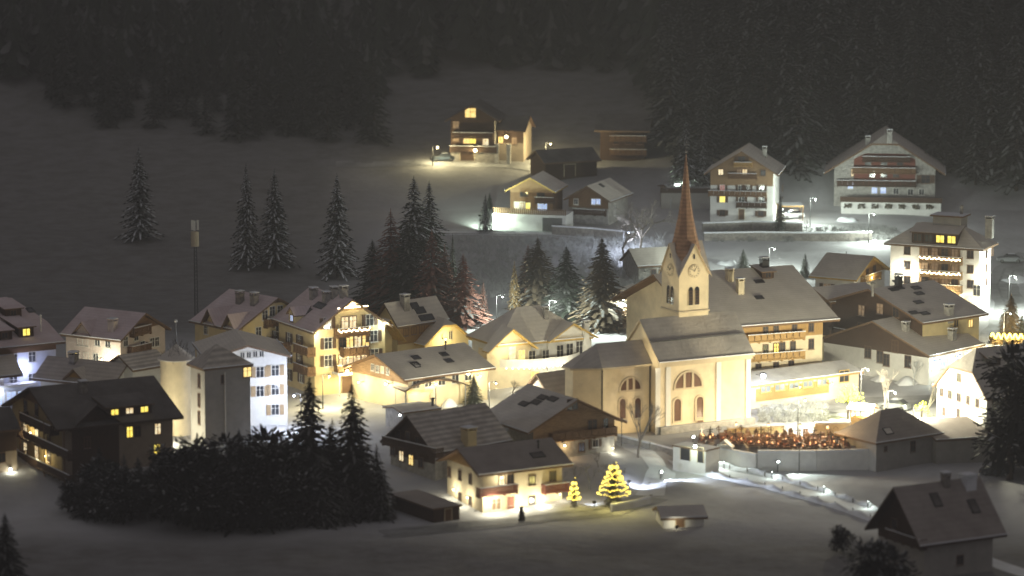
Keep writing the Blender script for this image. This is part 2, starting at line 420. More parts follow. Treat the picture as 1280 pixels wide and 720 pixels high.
        f = [s.P(side, u, z, o) for u, z in pts]; g = [s.P(side, u, z, .003) for u, z in pts]
        b.face(f, m)
        for i in range(len(f)): j = (i + 1) % len(f); b.face([g[i], g[j], f[j], f[i]], m)
        ob = b.build('cladding', s.wallo); ob['label'] = 'timber cladding on the upper wall'
        return ob
    def win(s, side, px, py, w=1.0, h=1.2, lit=None, sh=None, fm='frame_white', o=0.0, gl='glass', shw=None):
        u, z = s.uv(side, px, py, o); return s.winu(side, u, z - h/2, w, h, lit, sh, fm, o, gl, shw)
    def winu(s, side, u, z, w=1.0, h=1.2, lit=None, sh=None, fm='frame_white', o=0.0, gl='glass', shw=None, name='window'):
        _, _, _, rz = s.fr(side)
        ob = link(name, cached(('wf', w, h, fm), lambda: win_frame(w, h, fm)), s.root, s.P(side, u, z, o + .003), rz)
        g = lit or gl
        link('pane', cached(('wp', w, h, g), lambda: pane_mesh(w, h, g)), ob, (0, 0, 0))
        if sh:
            sw = shw or w/2
            for sx in (-w/2 - .1 - sw, w/2 + .1):
                link('shutter', cached(('ws', sw, h, sh), lambda: shut_mesh(sw, h, sh)), ob, (sx, 0, 0))
        return ob
    def door(s, side, px, py, w=1.1, h=2.1, m='frame_brown', o=0.0):
        u, z = s.uv(side, px, py, o); z = max(0, z - h/2)
        _, _, _, rz = s.fr(side)
        def mk():
            b = MB(); b.box(-w/2, w/2, -.05, 0, 0, h, m); b.box(-w/2 - .1, -w/2, -.09, 0, 0, h + .1, 'frame_stone'); b.box(w/2, w/2 + .1, -.09, 0, 0, h + .1, 'frame_stone'); b.box(-w/2, w/2, -.09, 0, h, h + .1, 'frame_stone')
            b.box(-w*.35, w*.35, -.06, -.05, .25, h*.45, m); b.box(-w*.35, w*.35, -.06, -.05, h*.52, h*.9, m); return b.mesh('door')
        d = link('door', cached(('door', w, h, m), mk), s.root, s.P(side, u, z, o + .003), rz)
        def hk(): b = MB(); b.box(w*.38, w*.42, -.12, -.05, h*.48, h*.52, 'metal'); return b.mesh('handle')
        link('handle', cached(('dh', w, h), hk), d, (0, 0, 0)); return d
    def balcony(s, side, px0, px1, py, d=1.1, m='wood', rh=1.0, o=0.0, solid=False, snow=True, fairy=None):
        # py = top of the railing in the picture at its middle
        u0, z = s.uv(side, px0, py, o + d); u1, z1 = s.uv(side, px1, py, o + d)
        zt = (s.uv(side, (px0 + px1)/2, py, o + d))[1]; w = u1 - u0
        return s.balu(side, (u0 + u1)/2, zt - rh - .18, w, d, m, rh, o, solid, snow, fairy)
    def balu(s, side, u, z, w, d=1.1, m='wood', rh=1.0, o=0.0, solid=False, snow=True, fairy=None):
        _, _, _, rz = s.fr(side)
        b = MB(); b.box(-w/2, w/2, -d, 0, 0, .18, m)
        nb = max(2, int(w/1.6))
        for i in range(nb + 1):
            x = -w/2 + .08 + (w - .16)*i/nb; b.box(x - .07, x + .07, -d + .02, -.02, -.16, -.002, m)
        root = b.build('balcony', s.root, s.P(side, u, z, o + .004), rz)
        b = MB(); r0 = .19; zt = .18 + rh
        for (x0, x1, y0, y1) in ((-w/2, w/2, -d, -d + .06), (-w/2, -w/2 + .06, -d + .062, 0), (w/2 - .06, w/2, -d + .062, 0)):
            b.box(x0, x1, y0, y1, zt - .1, zt, m); b.box(x0, x1, y0, y1, .24, .34, m)
            lx = (x1 - x0) > (y1 - y0); ln = (x1 - x0) if lx else (y1 - y0)
            n = max(2, int(ln/(.26 if not solid else .9)))
            for i in range(n):
                a = (i + .12)/n; c = (i + (.80 if not solid else .98))/n
                if lx: b.box(x0 + ln*a, x0 + ln*c, y0 + .012, y1 - .012, .342, zt - .102, m)
                else: b.box(x0 + .012, x1 - .012, y0 + ln*a, y0 + ln*c, .342, zt - .102, m)
        if snow: b.box(-w/2, w/2, -d - .01, -d + .07, zt + .003, zt + .09, 'snow')
        rl = b.build('railing', root)
        if fairy:
            b = MB(); n = int(w/.22)
            for i in range(n):
                x = -w/2 + w*(i + .5)/n; zz = zt - .12 - .28*abs(math.sin(i*.9)) - .1*random.random()
                b.ball((x, -d - .05, zz), .10, fairy, 5, 3)
            b.box(-w/2, w/2, -d - .07, -d - .05, zt - .3, zt - .28, 'metal_dark'); b.build('light_string', root)
        return root
    # ---- things on the roof
    def roofpt(s, px, py, side='S', dz=0):
        c = s.Mi @ CAM; r = (s.Mi.to_3x3() @ ray(px, py)); sg = -1 if side == 'S' else 1
        # z = h + pitch*(W/2 - |y|) => z - pitch*(... )
        # side S: z = h + pitch*(W/2 + y)
        k = s.pitch * (1 if side == 'S' else -1)
        t = (s.h + dz + s.pitch*s.W/2 + k*c.y - c.z) / (r.z - k*r.y)
        p = c + r*t; return p
    def rz_at(s, y): return s.h + s.pitch*(s.W/2 - abs(y))
    def chimney(s, px, py, w=.8, hh=1.6, m='stone', side='S', cap=True):
        p = s.roofpt(px, py, side); z = p.z
        b = MB(); b.box(-w/2, w/2, -w/2, w/2, -1.2, hh, m)
        b.box(-w/2 - .08, w/2 + .08, -w/2 - .08, w/2 + .08, hh + .002, hh + .1, m)
        b.box(-w/2, -w/2 + .12, -w/2, -w/2 + .12, hh + .1, hh + .35, m); b.box(w/2 - .12, w/2, -w/2, -w/2 + .12, hh + .1, hh + .35, m)
        b.box(-w/2, -w/2 + .12, w/2 - .12, w/2, hh + .1, hh + .35, m); b.box(w/2 - .12, w/2, w/2 - .12, w/2, hh + .1, hh + .35, m)
        b.box(-w/2 - .1, w/2 + .1, -w/2 - .1, w/2 + .1, hh + .352, hh + .43, m); b.box(-w/2 - .08, w/2 + .08, -w/2 - .08, w/2 + .08, hh + .432, hh + .54, 'snow')
        return b.build('chimney', s.roof, p)
    def pipe(s, px, py, hh=1.0, r=.12, side='S', m='metal_dark'):
        p = s.roofpt(px, py, side); b = MB(); b.tube((0, 0, -.5), (0, 0, hh), r, r, m, 8); b.lathe([(.05, 0), (r*1.9, 0), (r*1.7, .1), (.03, .25)], (0, 0, hh + .08), m, 8)
        b.tube((0, 0, hh), (0, 0, hh + .1), r*.5, r*.5, m, 6)
        return b.build('flue', s.roof, p)
    def skylight(s, px, py, w=.9, l=1.2, side='S', m='glass', fm='metal_dark'):
        p = s.roofpt(px, py, side); a = math.atan(s.pitch)*(1 if side == 'S' else -1)
        b = MB(); b.mtx = Matrix.Rotation(a, 4, 'X')
        b.box(-w/2 - .1, w/2 + .1, -l/2 - .1, -l/2, -.05, .12, fm); b.box(-w/2 - .1, w/2 + .1, l/2, l/2 + .1, -.05, .12, fm)
        b.box(-w/2 - .1, -w/2, -l/2, l/2, -.05, .12, fm); b.box(w/2, w/2 + .1, -l/2, l/2, -.05, .12, fm)
        sk = b.build('skylight', s.roof, p)
        b2 = MB(); b2.mtx = b.mtx; b2.box(-w/2, w/2, -l/2, l/2, -.04, .09, m); b2.build('pane', s.root, p)   # pane is a part of its own
        return sk
    def dormer(s, px, py, w=2.0, hh=1.3, lit=None, kind='shed', roof=None, wall='wood_dark', side='S', nwin=1, ww=.8, wh=.8, fm='frame_brown', gl='glass', over=.3):
        """px,py = bottom middle of the dormer's face on the roof."""
        p = s.roofpt(px, py, side); sg = 1 if side == 'S' else -1; k = s.pitch
        rf = roof or 'roof_a'; b = MB(); b.mtx = Matrix.Rotation(0 if sg > 0 else math.pi, 4, 'Z')
        if kind == 'shed':
            ps = k*.35; dep = hh/(k - ps)
            b.hexa([(-w/2, 0, -.3), (w/2, 0, -.3), (w/2, dep, k*dep - .3), (-w/2, dep, k*dep - .3), (-w/2, 0, hh), (w/2, 0, hh), (w/2, dep, hh + ps*dep), (-w/2, dep, hh + ps*dep)], wall)
            d = b.build('dormer', s.root, p)
            b2 = MB(); b2.mtx = b.mtx; o2 = over
            z0 = hh + .003 - ps*o2
            b2.slab([[(-w/2 - o2, -o2, z0 + .16), (w/2 + o2, -o2, z0 + .16), (w/2 + o2, dep, hh + ps*dep + .163), (-w/2 - o2, dep, hh + ps*dep + .163)]], .155, rf, 'roof_edge'); b2.build('dormer_roof', d)
        else:
            rs = w*.42; top = hh + rs; dep = top/k; de = hh/k
            b.hexa([(-w/2, 0, -.3), (w/2, 0, -.3), (w/2, de, hh - .02), (-w/2, de, hh - .02), (-w/2, 0, hh), (w/2, 0, hh), (w/2, de, hh), (-w/2, de, hh)], wall)
            b.face([(-w/2, 0, hh), (w/2, 0, hh), (0, 0, top)], wall)
            d = b.build('dormer', s.root, p)
            b2 = MB(); b2.mtx = b.mtx; o2 = over; sl = rs/(w/2)
            ez = hh - sl*o2 + .16
            b2.slab([[(-w/2 - o2, -o2, ez), (0, -o2, top + .16), (0, dep, top + .16), (-w/2 - o2, de - sl*o2/k, ez)],
                     [(0, -o2, top + .16), (w/2 + o2, -o2, ez), (w/2 + o2, de - sl*o2/k, ez), (0, dep, top + .16)]], .15, rf, 'roof_edge'); b2.build('dormer_roof', d)
        for i in range(nwin):
            x = (i - (nwin - 1)/2)*w/nwin
            l_ = lit[i] if isinstance(lit, (list, tuple)) else lit
            wo = link('window', cached(('wf', ww, wh, fm), lambda: win_frame(ww, wh, fm)), d, (x*sg, -.003*sg, max(.12, (hh - wh)/2)), 0 if sg > 0 else math.pi)
            g = l_ or gl
            # pane made part of the dormer window mesh data would hide it: keep as sibling
            link('pane', cached(('wp', ww, wh, g), lambda: pane_mesh(ww, wh, g)), d, (x*sg, -.003*sg, max(.12, (hh - wh)/2)), 0 if sg > 0 else math.pi)
        return d
    def cross(s, side, px, py, hw, drop, out=.6, wall='white', roof='roof_a', o_wall=0.0, zlow=0.0, clad=None, edge='roof_edge', over=.45):
        """Cross gable: px,py = front apex of its little roof."""
        sd = 1 if side == 'S' else -1
        u, zr = s.uv(side, px, py, out + o_wall); k = s.pitch; sl = drop/hw
        Y = lambda z: (z - s.h)/k - s.W/2     # y on the S roof plane at height z
        yf = -s.hy - out - o_wall; ze = zr - drop
        root = s.root; b = MB()
        if side == 'N': b.mtx = Matrix.Rotation(math.pi, 4, 'Z')
        yb = min(Y(zr), 0); ye = max(Y(ze), -s.hy) if ze > s.h else -s.hy + .3
        b.slab([[(u - hw, yf, ze), (u, yf, zr), (u, yb + .05, zr), (u - hw, ye, ze)], [(u, yf, zr), (u + hw, yf, ze), (u + hw, ye, ze), (u, yb + .05, zr)]], .2, roof, edge)
        ro = b.build('cross_roof', s.root)
        b = MB(); 
        if side == 'N': b.mtx = Matrix.Rotation(math.pi, 4, 'Z')
        w = hw - over; y0 = -s.hy - o_wall - .03; zt = zr - .22; zw = zt - w*sl
        b.face([(u - w, y0, zlow), (u + w, y0, zlow), (u + w, y0, zw), (u, y0, zt), (u - w, y0, zw)], wall)
        for sx in (-1, 1): b.face([(u + sx*w, y0, zlow), (u + sx*w, y0, zw), (u + sx*w, -s.hy + 2.2, zw), (u + sx*w, -s.hy + 2.2, zlow)][::sx], wall)
        b.build('gable_wall', s.root)
        return u, zr
    def lamp(s, side, px, py, power, col=WARM, bulb='bulb_warm', r=.12, o=.35, spot=None, down=False):
        u, z = s.uv(side, px, py, o); p = s.P(side, u, z, o)
        _, _, _, rz = s.fr(side)
        b = MB(); b.box(-.05, .05, -.02, o - .01, -.03, .03, 'metal_dark'); b.lathe([(.03, .1), (r*1.5, .12), (r*.6, .26), (.02, .3)], (0, 0, r*.6), 'metal_dark', 8)
        w = b.build('wall_lamp', s.root, p, rz)
        b = MB(); b.ball((0, 0, 0), r, bulb, 8, 6); b.build('bulb', w)
        light(w, (0, -.35 - min(1.4, power/700), 0), power, col, .25)  # unseen light set out from the bulb to spread over the wall
        return w
WORLD = 0.15; DOF = True; HAZE = .0004
# ================================================================ houses, front left to back right
def rowwin(hs, side, pts, w=1.0, h=1.2, lit=None, sh=None, fm='frame_white', **k):
    for p in pts:
        l_ = p[2] if len(p) > 2 else lit
        hs.win(side, p[0], p[1], w, h, l_, sh, fm, **k)
# --- far left big house with the floodlit bluish wall
H = House('apartment_house', 'large bluish white house at left edge with dormers and one lit attic window', 'house',
          (-60, 441), (82, 427), 8.3, zb=0, apex=(31, 370.5), end='B', ov=1.0, ovg=1.0, roof='roof_pinklit', wall='bluewhite', kB=.45, sB=2.0)
rowwin(H, 'S', [(17, 449), (40, 446), (-6, 452), (17, 476), (40, 473), (-6, 479)], 1.0, 1.3, sh=None)
H.clad('S', 'wood', 7.2)
H.dormer(33, 421, 2.2, 1.3, ['lit_yellow'], 'shed', 'roof_pinklit', ww=1.0, wh=.9); H.dormer(6, 425, 2.2, 1.2, None, 'shed', 'roof_pinklit'); H.dormer(17, 397, 2.4, 1.2, None, 'shed', 'roof_pinklit')
H.skylight(38, 388, .8, 1.1); H.pipe(51, 414, 2.0, .1, m='white')
H.lamp('S', 29.5, 461, 280, BLUE, 'bulb_blue')
H.lamp('S', -8, 470, 250, BLUE, 'bulb_blue')
# its ground floor canopy
H = House('shop_pavilion', 'flat snowy canopy building with blue lit front below the large left edge house', 'shop', (-30, 486), (47, 478), 3.2, zb=0, W=5, rise=0.0, ov=.4, ovg=.4, roof='roof_white', edge='white', wall='bluewhite', th=.35)
rowwin(H, 'S', [(14, 497), (28, 496), (0, 499)], 1.3, 1.6, 'lit_blue')
H = House('corner_house', 'white house cut by the left picture edge with a plain snowy eave', 'house', (-90, 478), (29, 468), 4.9, zb=0, W=9, rise=2.8, ov=2.2, ovg=2.0, wall='white')
rowwin(H, 'S', [(-12, 500), (-30, 500)], 1, 1.3)
H.lamp('S', -4, 492, 160, COOL, 'bulb_blue')
# --- pink chalet
H = House('pink_chalet', 'pale pink chalet with pink light painted on its roof and balconies in the right gable', 'house',
          (74, 417.5), (151, 426), 7.6, zb=0, apex=(182.5, 391), end='B', ov=.7, ovg=.6, roof='roof_pinklit', wall='pinkwall')
H.cross('S', 101, 402.5, 1.75, 1.9, .55, 'pinkwall', 'roof_pinklit')
rowwin(H, 'S', [(100, 426), (107, 427), (122, 427), (135, 429), (96, 444, 'lit_yellow'), (108, 446), (120, 447)], .8, 1.1, sh=None, o=0)
H.clad('B', 'wood', 8.4)
rowwin(H, 'B', [(157, 427), (170, 420), (178, 432), (190, 428), (196, 427)], .9, 1.2)
H.balcony('B', 166, 190, 431, 1.0, 'wood'); H.balcony('B', 168, 190, 408, .9, 'wood')
H.chimney(141, 412, 1.0, 1.1, 'pinkwall')
# --- low snowy house behind the dark chalet
H = House('low_farmhouse', 'low white farmhouse with wide snowy roof between dark chalet and pink chalet', 'house',
          (40, 473), (141, 483), 4.2, zb=0, apex=(160, 454), end='B', ov=.8, ovg=.8, roof='roof_b', wall='white', gable={'B': ('white', 4)})
H.cross('S', 91, 461, 1.7, 1.5, .9, 'wood_gold', 'roof_b'); H.chimney(92, 452, 1.0, .9, 'rubble')
rowwin(H, 'B', [(160, 468)], .8, .9)
# --- round tower and grey block
class Obj: pass
def round_tower():
    p = onz(220, 545, 0); sc = pxpm(p); r = 20.5/sc; h = (545 - 452)/sc/.985
    t = empty('round_tower', (p.x, p.y + r, 0), 0, 'round white tower with low conical snowy roof covered in bare creeper', 'tower')
    b = MB(); b.smooth = False; b.lathe([(r, -1), (r, h)], (0, 0, 0), 'cream', 36); b.build('wall', t)
    b = MB(); b.lathe([(r + .35, h - .05), (r + .35, h + .1), (r*.55, h + 1.0), (.05, h + 2.0)], (0, 0, 0), 'roof_a', 36); rf = b.build('roof', t)
    b = MB(); b.tube((0, 0, h + 1.6), (0, 0, h + 5.2), .08, .05, 'metal', 6); b.ball((0, 0, h + 5.0), .22, 'frame_white', 8, 6); b.build('finial', rf)
    b = MB(); rr = random.Random(4)
    for i in range(70):
        a = rr.random()*6.283; q = rr.random()**.6*(r + .2); z = h + .3 + (1 - q/r)*1.7 + rr.random()*1.0
        x, y = q*math.cos(a), q*math.sin(a); b.tube((x, y, z - .5), (x + rr.uniform(-.6, .6), y + rr.uniform(-.6, .6), z + rr.uniform(-.2, .7)), .035, .012, 'bark', 3, False)
    b.build('creeper', t)
    light(t, (-1.5, -r - 7, 1.5), 2000, PALE, .3)
round_tower()
H = House('grey_tower_house', 'tall grey block house with tiled pyramid roof beside the round tower', 'house',
          (254, 461.5), (317, 455), 10.0, zb=0, W=4.8, end='A', rise=2.6, ov=.35, ovg=.35, kA=0, kB=0, sA=3.0, sB=4.0, roof='roof_stripe', edge='roof_edge', wall='grey')
b = MB(); x, z = H.uv('S', 281, 500); b.tube(H.P('S', x, 0, .1), H.P('S', x, 9.3, .1), .09, .09, 'frame_white', 6); b.build('downpipe', H.root)
rowwin(H, 'S', [(279, 474)], .5, 1.0, fm='frame_brown'); rowwin(H, 'A', [(249, 476), (249, 500), (249, 522)], .55, 1.6, fm='frame_brown')
H.win('S', 309, 465, 1.1, 1.2, 'lit_warm', None, 'frame_brown')
H = House('stable', 'small striped snowy roof of a low house left of the round tower', 'house', (166, 463), (214, 455), 6.0, zb=0, W=6, rise=1.7, roof='roof_stripe', wall='white', ov=.5, ovg=.4)
# --- white house with tan shutters
H = House('shuttered_house', 'white floodlit house with tan shutters behind the grey block', 'house', (256, 449), (364, 445), 9.3, zb=0, apex=(320, 431), front=True, D=13, ov=.5, ovg=.5, wall='white', roof='roof_a')
rowwin(H, 'A', [(325, 465), (344, 463), (325, 489), (344, 487), (344, 512)], .95, 1.35, sh='shutter_tan', shw=.6)
rowwin(H, 'A', [(303, 444), (311, 443.5), (319, 442.5), (327, 442)], .5, .7)
# --- dark chalet, front left
H = House('dark_chalet', 'dark chalet in left foreground with almost black roof, lit balconies and attic windows', 'house',
          (71, 537), (230, 521), 6.6, zb=-1.2, apex=(35, 484), end='A', ov=1.0, ovg=1.1, roof='roof_deep', edge='wood_dark', wall='brownwall', gable={'A': ('ochrewall', .2)})
DARK_CHALET = H
H.clad('A', 'wood', 8.2, o=.10)
rowwin(H, 'S', [(162, 540, 'lit_yellow'), (172, 539), (197, 536, 'lit_pale'), (196, 562, 'lit_yellow'), (109, 553, 'lit_dim')], .75, 1.3, fm='frame_brown')
H.cross('S', 122, 505, 3.6, 3.0, .9, 'wood_dark', 'roof_deep', edge='wood_dark')
H.dormer(162, 519, 6.0, 1.15, ['lit_yellow', 'lit_pale', 'lit_yellow'], 'shed', 'roof_deep', nwin=3, ww=.95, wh=.65, wall='wood_dark')
H.chimney(104, 490, .9, 1.0, 'rubble'); H.skylight(178, 503, .9, 1.2)
for py, lt in ((512, None), (539, 'lit_pale'), (565, 'lit_pale')):
    for px in (32, 46, 61): H.win('A', px, py + (px - 46)*.30, 1.0, 1.5, lt if px != 61 else None, None, 'frame_brown', o=.08)
H.balcony('A', 24, 62, 528 - 4, 1.3, 'wood_dark', .95); H.balcony('A', 20, 84, 553 - 4, 1.4, 'wood_dark', .95); H.balcony('A', 22, 86, 579, 1.4, 'wood_dark', .95)
for px in (25, 55, 80):
    u, z = H.uv('A', px, 550, 1.3); b = MB(); q = H.P('A', u, 0, 1.3); b.tube((q.x, q.y, 0), (q.x, q.y, 7.0), .08, .08, 'wood', 6); b.build('post', H.root)
for px, py, pw_ in ((38, 541, 130), (56, 570, 160), (66, 602, 260)): H.lamp('A', px, py, pw_, WARM, 'bulb_warm', .1)
H = House('dark_barn', 'brown barn wall at the left picture edge with one white lamp', 'barn', (-70, 545), (27, 536), 6.0, zb=-1.5, W=8, rise=2.2, roof='roof_deep', wall='brownwall', ov=.6, ovg=.5)
H.clad('S', 'wood_dark', 3.2); rowwin(H, 'S', [(2, 572), (-14, 573)], .9, 1.1, fm='frame_brown'); H.lamp('S', 13, 587, 60, PALE, 'bulb_white', .2)
# --- yellow gabled house behind the hotel
H = House('gabled_inn', 'yellow house with two small front gables left of the big yellow hotel', 'house',
          (236, 401), (297, 413), 8.0, zb=0, apex=(348, 372), end='B', ov=.6, ovg=.6, roof='roof_pinklit', wall='yellow')
H.cross('S', 259, 386, 1.6, 2.2, .9, 'yellow', 'roof_pinklit'); H.cross('S', 284, 393, 1.6, 2.2, .9, 'yellow', 'roof_pinklit')
H.clad('B', 'wood', 11.0)
rowwin(H, 'B', [(323, 415), (331, 394), (340, 389), (348, 408), (350, 388), (323, 434), (344, 430)], .9, 1.3, sh=None); rowwin(H, 'S', [(258, 412), (286, 413)], .9, 1.2)
H.chimney(300, 378, .9, 1.2, 'rubble'); H.chimney(318, 380, .9, 1.2, 'rubble'); H.balcony('B', 334, 352, 398, .9)
# --- big yellow hotel
H = House('yellow_hotel', 'big yellow floodlit hotel with lit gable tip, brown shutters and stacked balconies', 'hotel',
          (391, 416), (491, 407), 9.0, zb=0, apex=(441, 374), front=True, Cc=(331, 399), end='A', ov=.7, ovg=1.0, roof='roof_pinklit', wall='yellow')
HOTEL = H
for pts in ([(409, 404), (462, 400)], [(410, 429), (467, 420)], [(410, 451), (468, 443)]): rowwin(H, 'A', pts, 1.1, 1.5, sh='shutter_brown', fm='frame_white', shw=.55)
rowwin(H, 'A', [(431, 404, 'lit_pale'), (441, 403, 'lit_pale'), (428, 429), (437, 427, 'lit_warm'), (447, 426, 'lit_pale'), (457, 425, 'lit_warm'), (428, 451, 'lit_pale'), (437, 450, 'lit_pale'), (446, 449, 'lit_pale'), (456, 448, 'lit_pale')], 1.0, 1.7, fm='frame_brown', o=.05)
H.balcony('A', 422, 463, 410, 1.3, 'wood', 1.0, solid=True, fairy='fairy'); H.balcony('A', 430, 461, 434, 1.3, 'wood', 1.0, solid=True); H.balcony('A', 422, 462, 456, 1.2, 'wood', .9, solid=True)
b = MB(); hh = H.rt; b.box(-.18, -.03, -2.2, 2.2, 0, .3, 'wood_gold'); u, z = H.uv('A', 441, 385, .4); q = H.P('A', u, z - .3, .4)
b.build('tie_beam', H.root, q)
b = MB(); b.box(-.06, .0, -2.3, 2.3, 0, .12, 'fairy'); b.build('light_strip', H.root, q + Vector((0, 0, .36)))
light(H.root, q + Vector((-.4, 0, .9)), 160, PALE, .2)
for px, py in ((345, 421), (362, 423), (375, 426), (362, 446), (375, 449), (362, 468), (377, 471), (345, 443)): H.win('N', px, py, .95, 1.5, None, 'shutter_brown', 'frame_white', shw=.5)
H.balcony('N', 333, 354, 425, 1.2, 'wood', 1.0, solid=True); H.balcony('N', 366, 384, 432, 1.3, 'wood', 1.0, solid=True); H.balcony('N', 366, 384, 456, 1.3, 'wood', 1.0, solid=True)
H.dormer(365, 403, 2.0, 1.2, 'lit_blue', 'gable', 'roof_pinklit', 'yellow', side='N')
for px, py in ((392, 372), (408, 377), (418, 371), (430, 370)): H.chimney(px, py, .9, 1.0, 'rubble', side='N')
H.skylight(382, 388, 2.4, .9, side='N'); H.skylight(400, 382, 2.4, .9, side='N')
H.lamp('A', 480, 405, 250, WHITE, 'bulb_white'); H.lamp('A', 394, 420, 160, PALE, 'bulb_warm')
H.lamp('A', 434, 464, 900, WARM, 'bulb_warm', .2, 1.2)
# entrance porch
b = MB(); u, z = H.uv('A', 436, 466, .8); q = H.P('A', u, 2.9, 0); b.box(-2.0, 0, -2.2, 2.2, 0, .25, 'frame_white', 'snow'); b.tube((-1.9, -2.0, -2.9), (-1.9, -2.0, 0), .12, .12, 'frame_white'); b.tube((-1.9, 2.0, -2.9), (-1.9, 2.0, 0), .12, .12, 'frame_white'); b.build('porch', H.root, q)
H.door('A', 434, 485, 1.6, 2.3)
# --- house behind with wood upper floor and the chapel-like annex
H = House('timbered_house', 'house with long yellow lit catslide roof and timber upper floor behind the low hall', 'house',
          (497, 409), (562, 399), 7.0, zb=0, apex=(480, 379), end='A', ov=.7, ovg=.6, roof='roof_a', wall='yellow')
H.clad('S', 'wood_gold', 4.3); rowwin(H, 'S', [(507, 415), (517, 413), (527, 411)], .8, 1.0, fm='frame_brown')
H.chimney(506, 384, 1.0, 1.4, 'stone'); H.skylight(525, 388, 1.6, .9); H.skylight(533, 397, 2.4, .8); H.skylight(518, 382, 1.2, .8)
H.cross('S', 488, 399, 3.0, 3.4, 2.6, 'yellow', 'roof_a', edge='edge_yellow')
H = House('chapel_annex', 'small yellow chapel-like annex with arched gable glowing beside the dark spruces', 'chapel',
          (531, 432), (593, 424), 4.2, zb=0, apex=(561, 399), front=True, D=8, ov=.6, ovg=.6, kA=.75, sA=1.2, roof='roof_a', edge='edge_yellow', wall='yellow')
H.win('A', 563, 419, .6, 1.1, fm='frame_stone'); H.lamp('A', 557, 424, 450, WARM, 'bulb_warm', .1, .8)
# --- low hall
H = House('low_hall', 'long low hall with smooth dark grey snowy roof in front of the yellow hotel', 'hall',
          (506, 475.5), (620, 459.5), 4.4, zb=0, apex=(467, 443), end='A', ov=.6, ovg=1.0, roof='roof_dark', edge='wood', wall='cream')
MATS_HALL = H
H.clad('A', 'planks', 3.6); rowwin(H, 'A', [(466, 459), (472, 461), (478, 462, 'lit_warm'), (485, 464)], .55, .8, fm='frame_white', o=.07)
rowwin(H, 'S', [(520, 480), (535, 478), (552, 476), (569, 473), (585, 470)], 1.1, 1.1)
for px, py in ((519, 455), (520, 447), (555, 443), (561, 451)): H.skylight(px, py, 1.0, .8)
H.pipe(557, 437, .9); H.skylight(520, 457, .7, .9, m='frame_white')
H.lamp('A', 448, 478, 320, WARM, 'bulb_warm', .1, 1.0); H.lamp('S', 600, 470, 380, WARM, 'bulb_warm', .1, .9); H.lamp('A', 482, 480, 320, PALE, 'bulb_white', .14, 1.2); H.lamp('S', 545, 480, 250, WARM, 'bulb_warm', .1, .9)
# --- white house with curved balcony
H = House('balcony_villa', 'brightly lit white villa with curved glass balcony and several snowy hips and gables', 'house',
          (622, 432), (742, 421), 6.2, zb=0, W=9.5, rise=4.3, ov=.7, ovg=.6, kA=0, kB=0, sA=5.5, sB=6, roof='roof_a', edge='edge_yellow', wall='white')
H.cross('S', 718, 404, 3.9, 2.3, 1.3, 'white', 'roof_a', edge='edge_yellow', o_wall=.3)
H.cross('S', 642, 411, 3.9, 3.0, 1.4, 'cream', 'roof_a', edge='edge_yellow', o_wall=.3)
rowwin(H, 'S', [(640, 440, 'lit_pale'), (652, 446, 'lit_warm'), (665, 447), (682, 446), (700, 440), (712, 438), (724, 435)], 1.0, 1.9, fm='frame_white', o=.35)
for px in (633, 650, 668, 686, 703, 720): H.win('S', px, 474 - (px - 650)*.05, 1.4, 2.0, 'lit_pale' if px != 668 else 'lit_warm', None, 'frame_white', o=.05)
b = MB(); um = (H.uv('S', 680, 460, 1.5))[0]; n = 18; pts = []
for i in range(n + 1):
    t = i/n*2 - 1; pts.append((t*6.4, -H.hy - .3 - 2.4*(1 - abs(t)**2.6)))
zb_ = 3.0
for (x0, y0), (x1, y1) in zip(pts, pts[1:]):
    b.hexa([(um + x0, y0, zb_), (um + x1, y1, zb_), (um + x1, -H.hy, zb_), (um + x0, -H.hy, zb_), (um + x0, y0, zb_ + .3), (um + x1, y1, zb_ + .3), (um + x1, -H.hy, zb_ + .3), (um + x0, -H.hy, zb_ + .3)], 'white')
bo = b.build('balcony', H.root); b = MB()
for (x0, y0), (x1, y1) in zip(pts, pts[1:]):
    b.hexa([(um + x0, y0, zb_ + .302), (um + x1, y1, zb_ + .302), (um + x1, y1 + .08, zb_ + .302), (um + x0, y0 + .08, zb_ + .302), (um + x0, y0, zb_ + 1.2), (um + x1, y1, zb_ + 1.2), (um + x1, y1 + .08, zb_ + 1.2), (um + x0, y0 + .08, zb_ + 1.2)], 'white')
b.build('railing', bo); b = MB()
for (x0, y0), (x1, y1) in zip(pts[1:-1], pts[2:-1]):
    b.ball((um + x0, y0 - .1, zb_ - .05), .09, 'fairy', 6, 4)
b.build('light_string', bo)
for t in (-.7, -.1, .5): light(H.root, (um + t*6.4, -H.hy - 4.6, 2.2), 300, PALE, .2)
light(H.root, (um - 5.5, -H.hy - 2.2, 6.0), 260, WARM, .2)
H.chimney(732, 420, .8, 1.8, 'white'); H.chimney(682, 396, .7, 1.0, 'stone')
H = House('shed_by_villa', 'small old snowy roof tucked between villa and church choir', 'shed', (690, 500), (752, 491), 3.6, zb=-.5, apex=(706, 467), end='A', ov=.5, ovg=.6, W=7, roof='roof_b', wall='pinkwall')
rowwin(H, 'S', [(702, 507)], .8, .8)
